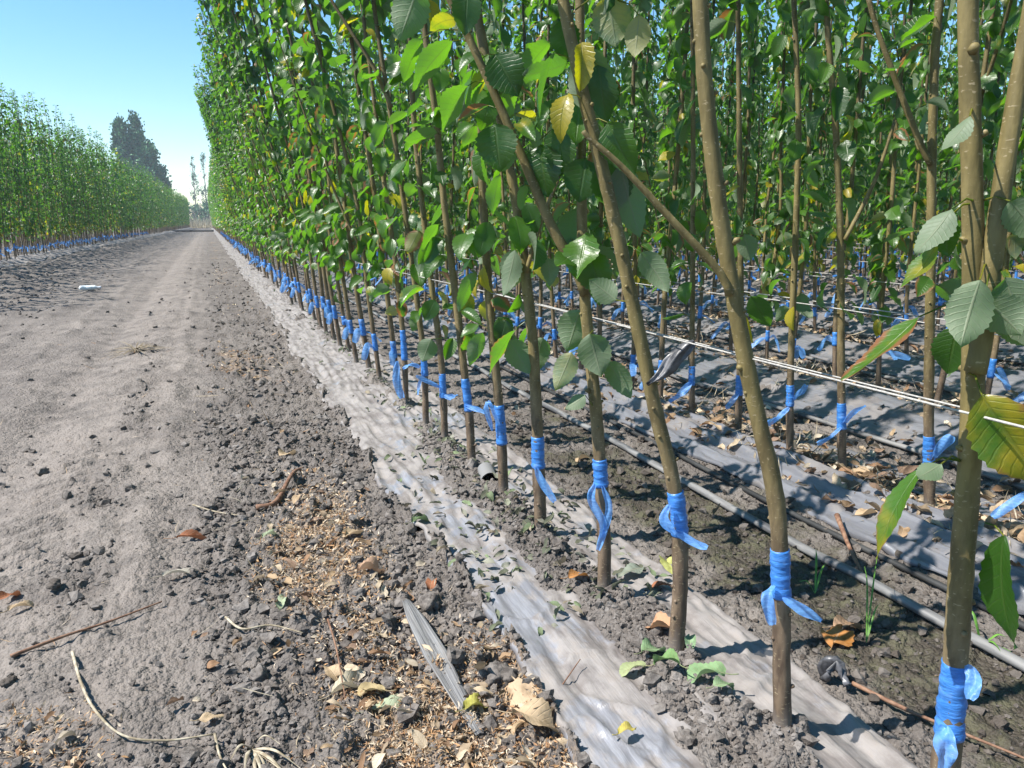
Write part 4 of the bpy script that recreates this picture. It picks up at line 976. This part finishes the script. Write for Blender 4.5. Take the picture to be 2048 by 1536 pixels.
def px_ribbon(name, pts, w, mat, label, cat, side, seed=1, dep=None, ruf=.2, taper=.3):
    P = []
    for q in pts:
        if dep is not None: p = pln(q[0], q[1], dep)
        else: p = gnd(q[0], q[1]); p[2] = zt(p[0], p[1])+q[2]
        P.append(p)
    P = np.array(P); o0 = P[0].copy(); sc = P[0].dot(FH)/F
    g = G(); ribbon(g, P-o0, w*sc, side, nw=8, ruf=ruf, seed=seed, taper=taper); o = g.build(name, mat); o.location = o0
    so = o.modifiers.new('thick', 'SOLIDIFY'); so.thickness = .0012
    return tag(o, label, cat)
px_ribbon('torn_film_strip', [(812, 1205, .03), (850, 1275, .022), (895, 1350, .014), (960, 1450, .006)], 46, M_GREYFILM, 'torn streaky grey plastic strip twisting out of the soil in the foreground', 'plastic strip', RT, 1, ruf=.08, taper=.6)
d2 = TREES1[2].dot(FH)
px_ribbon('torn_film_strip', [(1390, 684), (1355, 712), (1325, 745), (1293, 768)], 34, M_BLACKFILM, 'torn black plastic strip caught on the third leaning trunk', 'plastic strip', UP, 2, dep=d2-.02, ruf=.35, taper=.3)
px_ribbon('torn_film_strip', [(1650, 1345, .01), (1670, 1350, .03), (1690, 1370, .012)], 44, M_BLACKFILM, 'crumpled dark plastic scrap at the right film edge', 'plastic strip', FH, 2, ruf=.5)

# pipe stub with open mouth
p = gnd(980, 990); g = G(); r = .021
dirn = norm(np.array([.25, 1, -.08])); c0 = np.array([0, 0, .012]); 
ring = [(0, r), (.001, r+.0015), (.13, r+.0015)]
tube(g, np.array([c0+dirn*.0, c0+dirn*.06, c0+dirn*.13]), r+.003, 20, cap=False, bump=.06); tube(g, np.array([c0+dirn*.13, c0+dirn*.06, c0]), r, 20, cap=False, mi=1)
g.add(np.vstack([[c0+dirn*.12], [c0+dirn*.12+r*(math.cos(t)*np.array([1, -.25, 0])+math.sin(t)*UP) for t in np.arange(20)*math.pi/10]]), None, [[0, 1+q, 1+(q+1) % 20] for q in range(20)], mi=1)
a = np.arange(20)*2*math.pi/20
o = g.build('pipe_stub', [M_GREYFILM, M_PIPE]); o.location = (p[0], p[1], zt(p[0], p[1])+.004); tag(o, 'open dark mouth of a pipe stub poking from the film beside the sixth trunk', 'pipe')

# strings, hoses, pipe
def long_tube(name, P, r, mat, label, cat, group, sides=6, sq=(1, 1), step=.15):
    P = np.asarray(P); o0 = P[0].copy(); g = G(); tube(g, smooth_poly(P-o0, step), r, sides, sq=sq); o = g.build(name, mat); o.location = o0; tag(o, label, cat, group)
GS = 'strings tied along the rows'
def sag(x, y0, y1, z, amp, n, seed): 
    y = np.linspace(y0, y1, n); return np.stack([x+.008*pnoise(y*1.5, 0*y, seed), y, z+amp*pnoise(y*.8, 0*y, seed+1)+.0*y], -1)
def str1(y): return np.interp(y, [-.3, .5, 1.9, 3., 7.6, 30], [.545, .545, .546, .535, .49, .5])
for j, (x, dz, lab) in enumerate([(ROW1-.035, .023, 'white string running along the road side of the first row of trunks'), (ROW1+.085, -.006, 'white string running along the far side of the first row of trunks')]):
    y = np.concatenate([np.linspace(-.3, 8, 26), np.linspace(9, 30, 12)]); xs = (np.interp(y, [.3, .5, .78, 1., 3], [.598, .620, .660, .672, .672]) if j == 0 else x)+.003*pnoise(y*2, 0*y, 3+j); zs = str1(y)+dz+.003*pnoise(y, 0*y, 9+j)
    if j == 0: zs = .75-(.75-str1(y))*xs/.76
    P = np.stack([xs, y, zs], -1)
    long_tube('string', P, .00125, M_STRING, lab, 'string', GS)
for i in range(1, 9):
    X = ROWS[i]
    for j in range(2 if i < 3 else 1):
        w = ['', 'second', 'third', 'fourth', 'fifth', 'sixth', 'seventh', 'eighth', 'ninth'][i]
        long_tube('string', sag(X+.03-.06*j, .2, 24, .51-.012*j, .015, 30, i*7+j), .0015+.0002*i, M_STRING, f'pale string stretched along the {w} row' + (', the nearer of two' if j and i < 3 else ', the farther of two' if i < 3 else ''), 'string', GS)
for j, (dz, lab) in enumerate([(0, 'upper pale string stretched level across the rows deep in the block'), (-.035, 'lower pale string stretched level across the rows deep in the block')]):
    c = pln(1040, 497, 9.); e_ = pln(2060, 492, 9.); P = np.array([c+(e_-c)*t+[0, 0, dz+.006*math.sin(t*9)] for t in np.linspace(0, 1.05, 8)]); long_tube('string', P, .004, M_STRING, lab, 'string', GS)
y = np.concatenate([np.linspace(-.2, 4, 40), np.linspace(4.2, 22, 60)])
x = 1.277+.014*pnoise(y*1.1, 0*y, 200)+.004*pnoise(y*5, 0*y, 201)
long_tube('drip_hose', np.stack([x, y, terrain(x, y)*.3+bed(x, y)*.7+.016], -1), .0125, M_HOSE, 'grey flattened drip hose on the bare wet soil behind the first row', 'hose', 'drip hoses', 10, (1, .8), .04)
x = 1.395+.012*pnoise(y*1.0, 0*y, 203); long_tube('drip_hose', np.stack([x, y, bed(x, y)+.012], -1), .008, M_PIPE, 'thin black drip hose tight against the second-row film', 'hose', 'drip hoses', 8, (1, .9), .06)
for i in range(2, 5):
    x = ROWS[i-1]+.45+.03*pnoise(y*.8, 0*y, 210+i); long_tube('drip_hose', np.stack([x, y, bed(x, y)+.018], -1), .011, M_HOSE, f'pale drip hose lying in the aisle before the {WORDS[i-2]} row', 'hose', 'drip hoses', 8, (1, .8), .1)
P = np.array([[-2.7, 64, .06], [-1.6, 64.2, .05], [-.4, 64, .06], [.45, 63.8, .06]]); long_tube('irrigation_pipe', P, .07, M_PIPE, 'dark irrigation pipe laid across the far end of the road', 'pipe', None, 10)

# bottle
p = gnd(178, 578); z = zt(p[0], p[1]); e = empty('plastic_bottle', (p[0], p[1], z+.03), .15); tag(e, 'pale crushed plastic bottle lying on the road by the left verge', 'bottle')
s = np.linspace(0, .21, 22); rad = np.interp(s, [0, .008, .02, .06, .075, .09, .13, .16, .185, .19, .21], [.012, .03, .033, .033, .030, .033, .033, .030, .014, .0135, .0135])
g = G(); tube(g, np.stack([s-.1, 0*s, 0*s], -1), rad, 14, bump=.12, sq=(1, .85)); g.build('body', M_BOTTLE, e)
g = G(); tube(g, np.array([[.108, 0, 0], [.122, 0, 0], [.124, 0, 0]]), [.0155, .0155, .0145], 14); g.build('cap', m_plain('cap', (.3, .34, .4), (.36, .4, .46)), e)

# ------------------------------------------------------------------ far background
def poplar(name, x, y, lobes, n, leaf, label, group=None, cols=None, trunk=.25, dens=1.):
    e = empty(name, (x, y, 0)); tag(e, label, 'tree', group); g = G(); top = max(l[2]+l[4] for l in lobes)
    for (lx, ly, lz, r, hz) in lobes:
        tube(g, smooth_poly(np.array([[0, 0, -.2], [lx*.4, ly*.4, lz*.3], [lx, ly, lz], [lx, ly, lz+hz*.9]]), .8), np.linspace(trunk, .04, len(smooth_poly(np.array([[0, 0, -.2], [lx*.4, ly*.4, lz*.3], [lx, ly, lz], [lx, ly, lz+hz*.9]]), .8))), 7)
        for b in range(int(10*dens)):
            zz = lz+rng.uniform(-.9, .7)*hz; a = rng.uniform(0, 6.28); rr = r*.8*max(.2, 1-abs(zz-lz)/hz); t0 = np.array([lx, ly, zz])
            tube(g, np.array([t0, t0+[math.cos(a)*rr*.6, math.sin(a)*rr*.6, rr*.8], t0+[math.cos(a)*rr, math.sin(a)*rr, rr*2.]]), [.06, .035, .012], 4, cap=False)
    g.build('trunk', M_POPBARK, e)
    g = G()
    for (lx, ly, lz, r, hz) in lobes:
        m = int(n*r*hz); nb = max(8, m//45)
        zc = rng.uniform(-1, 1, nb); rad = r*np.sqrt(np.maximum(0, 1-np.abs(zc)**2.2))*np.sqrt(rng.uniform(.05, 1, nb)); a = rng.uniform(0, 6.28, nb)
        C = np.stack([lx+rad*np.cos(a), ly+rad*np.sin(a), lz+zc*hz], -1)
        ci = rng.integers(0, nb, m); P = C[ci]+rng.normal(size=(m, 3))*np.array([.19*r, .19*r, max(.2*r, hz*.055)])*(.6+.8*rng.random((nb, 1)))[ci]
        D = norm(rng.normal(size=(m, 3))+[0, 0, .8]); N = norm(rng.normal(size=(m, 3)))
        L = leaf*rng.uniform(.6, 1.3, m); add_leaves(g, P, D, N, L, L*.7, .3, .2, 0, (0, 0, .4), 3)
    g.build('crown', M_POPLAR, e); return e
def at(px, d): 
    q = ray(px, 443); q = q/q.dot(FH); return q[:2]*d
def hz_(ytop, d): return (443-ytop)/F*d/math.cos(PITCH)*1.0+H
d = 110.; x, y = at(288, d); s = d/F
poplar('poplar_tree', x, y, [(-1.9, 0, 7.0, 1.2, 6.9), (-.1, .5, 7.4, 1.3, 7.2), (1.3, -.4, 5.6, 1.5, 5.5), (.2, -.6, 4.2, 2.3, 4.2), (2.7, .3, 4.2, 1.0, 3.9)], 900, .36, 'broad dark clump of tall poplars standing beyond the left row', trunk=.28)
d = 150.; 
for k, (px, yt, lab) in enumerate([(394, 322, 'thin nearly bare poplar spire at the far end of the road, the left one'), (416, 318, 'thin nearly bare poplar spire at the far end of the road, the right one')]):
    x, y = at(px, d); h = hz_(yt, d); poplar('poplar_tree', x, y, [(0, 0, h*.52, .75, h*.48)], 260, .2, lab, 'thin far poplars', trunk=.14, dens=1.6)
for k, (px, dd, w, h, lab) in enumerate([(372, 135, 3.4, 3.2, 'low dark bush under the thin spires, left of them'), (404, 140, 3.2, 4.2, 'greyish bush at the foot of the thin spires'), (338, 120, 3., 5.0, 'small dark tree right of the poplar clump'), (425, 140, 3.5, 3.6, 'low bush behind the end of the roadside row')]):
    x, y = at(px, dd); poplar('far_bush', x, y, [(0, 0, h*.5, w*.6, h*.5), (w*.4, 0, h*.4, w*.5, h*.4), (-w*.4, .5, h*.36, w*.5, h*.36)], 130, .34, lab, 'far bushes', trunk=.12)
g = G(); n = 7000; x = rng.uniform(-5, 3, n); y = 100+rng.random(n)**1.5*30
h = rng.uniform(.2, 1.5, n)*sst(98, 106, y)*np.clip(.6+1.2*fbm(x*.8, y*.4, 2, 300), .15, 1.3); a = rng.uniform(0, 6.28, n); w = .02
B = np.stack([x, y, 0*x-.03], -1); S = np.stack([np.cos(a), np.sin(a), 0*a], -1)*.03; Tp = B+np.stack([rng.normal(0, .12, n), rng.normal(0, .12, n), h+.1], -1)
V = np.stack([B-S, B+S, Tp], 1).reshape(-1, 3); g.add(V, None, np.arange(3*n).reshape(-1, 3))
o = g.build('dry_grass', M_DGRASS); tag(o, 'tan dry grass closing the far end of the road', 'grass', kind='stuff')

# ------------------------------------------------------------------ light
SUN_EL = 54.; SUN_AZ = -84.     # from the left, measured clockwise from the row direction
w = bpy.data.worlds.new('World'); SC.world = w; w.use_nodes = True; nt = w.node_tree; nt.nodes.clear()
sky = nt.nodes.new('ShaderNodeTexSky'); sky.sky_type = 'NISHITA'; sky.sun_disc = False; sky.sun_elevation = R(SUN_EL); sky.sun_rotation = R(SUN_AZ)
sky.air_density = 1.0; sky.dust_density = .15; sky.ozone_density = 1.6; sky.altitude = 300
bg = nt.nodes.new('ShaderNodeBackground'); bg.inputs[1].default_value = .105; wo = nt.nodes.new('ShaderNodeOutputWorld')
hs = nt.nodes.new('ShaderNodeHueSaturation'); hs.inputs['Saturation'].default_value = 1.3; hs.inputs['Hue'].default_value = .492; nt.links.new(sky.outputs[0], hs.inputs['Color']); nt.links.new(hs.outputs[0], bg.inputs[0]); nt.links.new(bg.outputs[0], wo.inputs[0])
sl = bpy.data.lights.new('sun', 'SUN'); sl.energy = 5.0; sl.angle = R(.5); sl.color = (1, .955, .88); so = bpy.data.objects.new('sun', sl); COL.objects.link(so)
az = R(SUN_AZ); el = R(SUN_EL); S = np.array([math.sin(az)*math.cos(el), math.cos(az)*math.cos(el), math.sin(el)])
from mathutils import Vector
so.rotation_euler = Vector(S).to_track_quat('Z', 'Y').to_euler(); so.location = (-6, 0, 8)
SC.view_settings.view_transform = 'Standard'; SC.view_settings.look = 'None'; SC.view_settings.exposure = 1.04; SC.view_settings.gamma = 1
SC.cycles.max_bounces = 6; SC.cycles.transmission_bounces = 4; SC.cycles.transparent_max_bounces = 8; SC.cycles.diffuse_bounces = 4; SC.cycles.glossy_bounces = 2
SC.cycles.use_denoising = True; SC.cycles.sample_clamp_indirect = 6

def haze():
    x0, x1, y0, y1, z0, z1 = -60, 60, -12, 175, -1.2, 21
    V = [(x, y, z) for x in (x0, x1) for y in (y0, y1) for z in (z0, z1)]
    me = bpy.data.meshes.new('haze'); me.from_pydata(V, [], [(0, 1, 3, 2), (4, 6, 7, 5), (0, 4, 5, 1), (2, 3, 7, 6), (0, 2, 6, 4), (1, 5, 7, 3)])
    o = bpy.data.objects.new('haze', me); COL.objects.link(o); tag(o, 'thin pale dusty air over the whole field', 'haze', kind='stuff')
    m = bpy.data.materials.new('haze'); m.use_nodes = True; t = m.node_tree; t.nodes.clear(); p = t.nodes.new('ShaderNodeVolumePrincipled'); p.inputs['Color'].default_value = (.80, .88, 1, 1); p.inputs['Density'].default_value = .0011
    u = t.nodes.new('ShaderNodeOutputMaterial'); t.links.new(p.outputs[0], u.inputs['Volume']); me.materials.append(m)
haze()
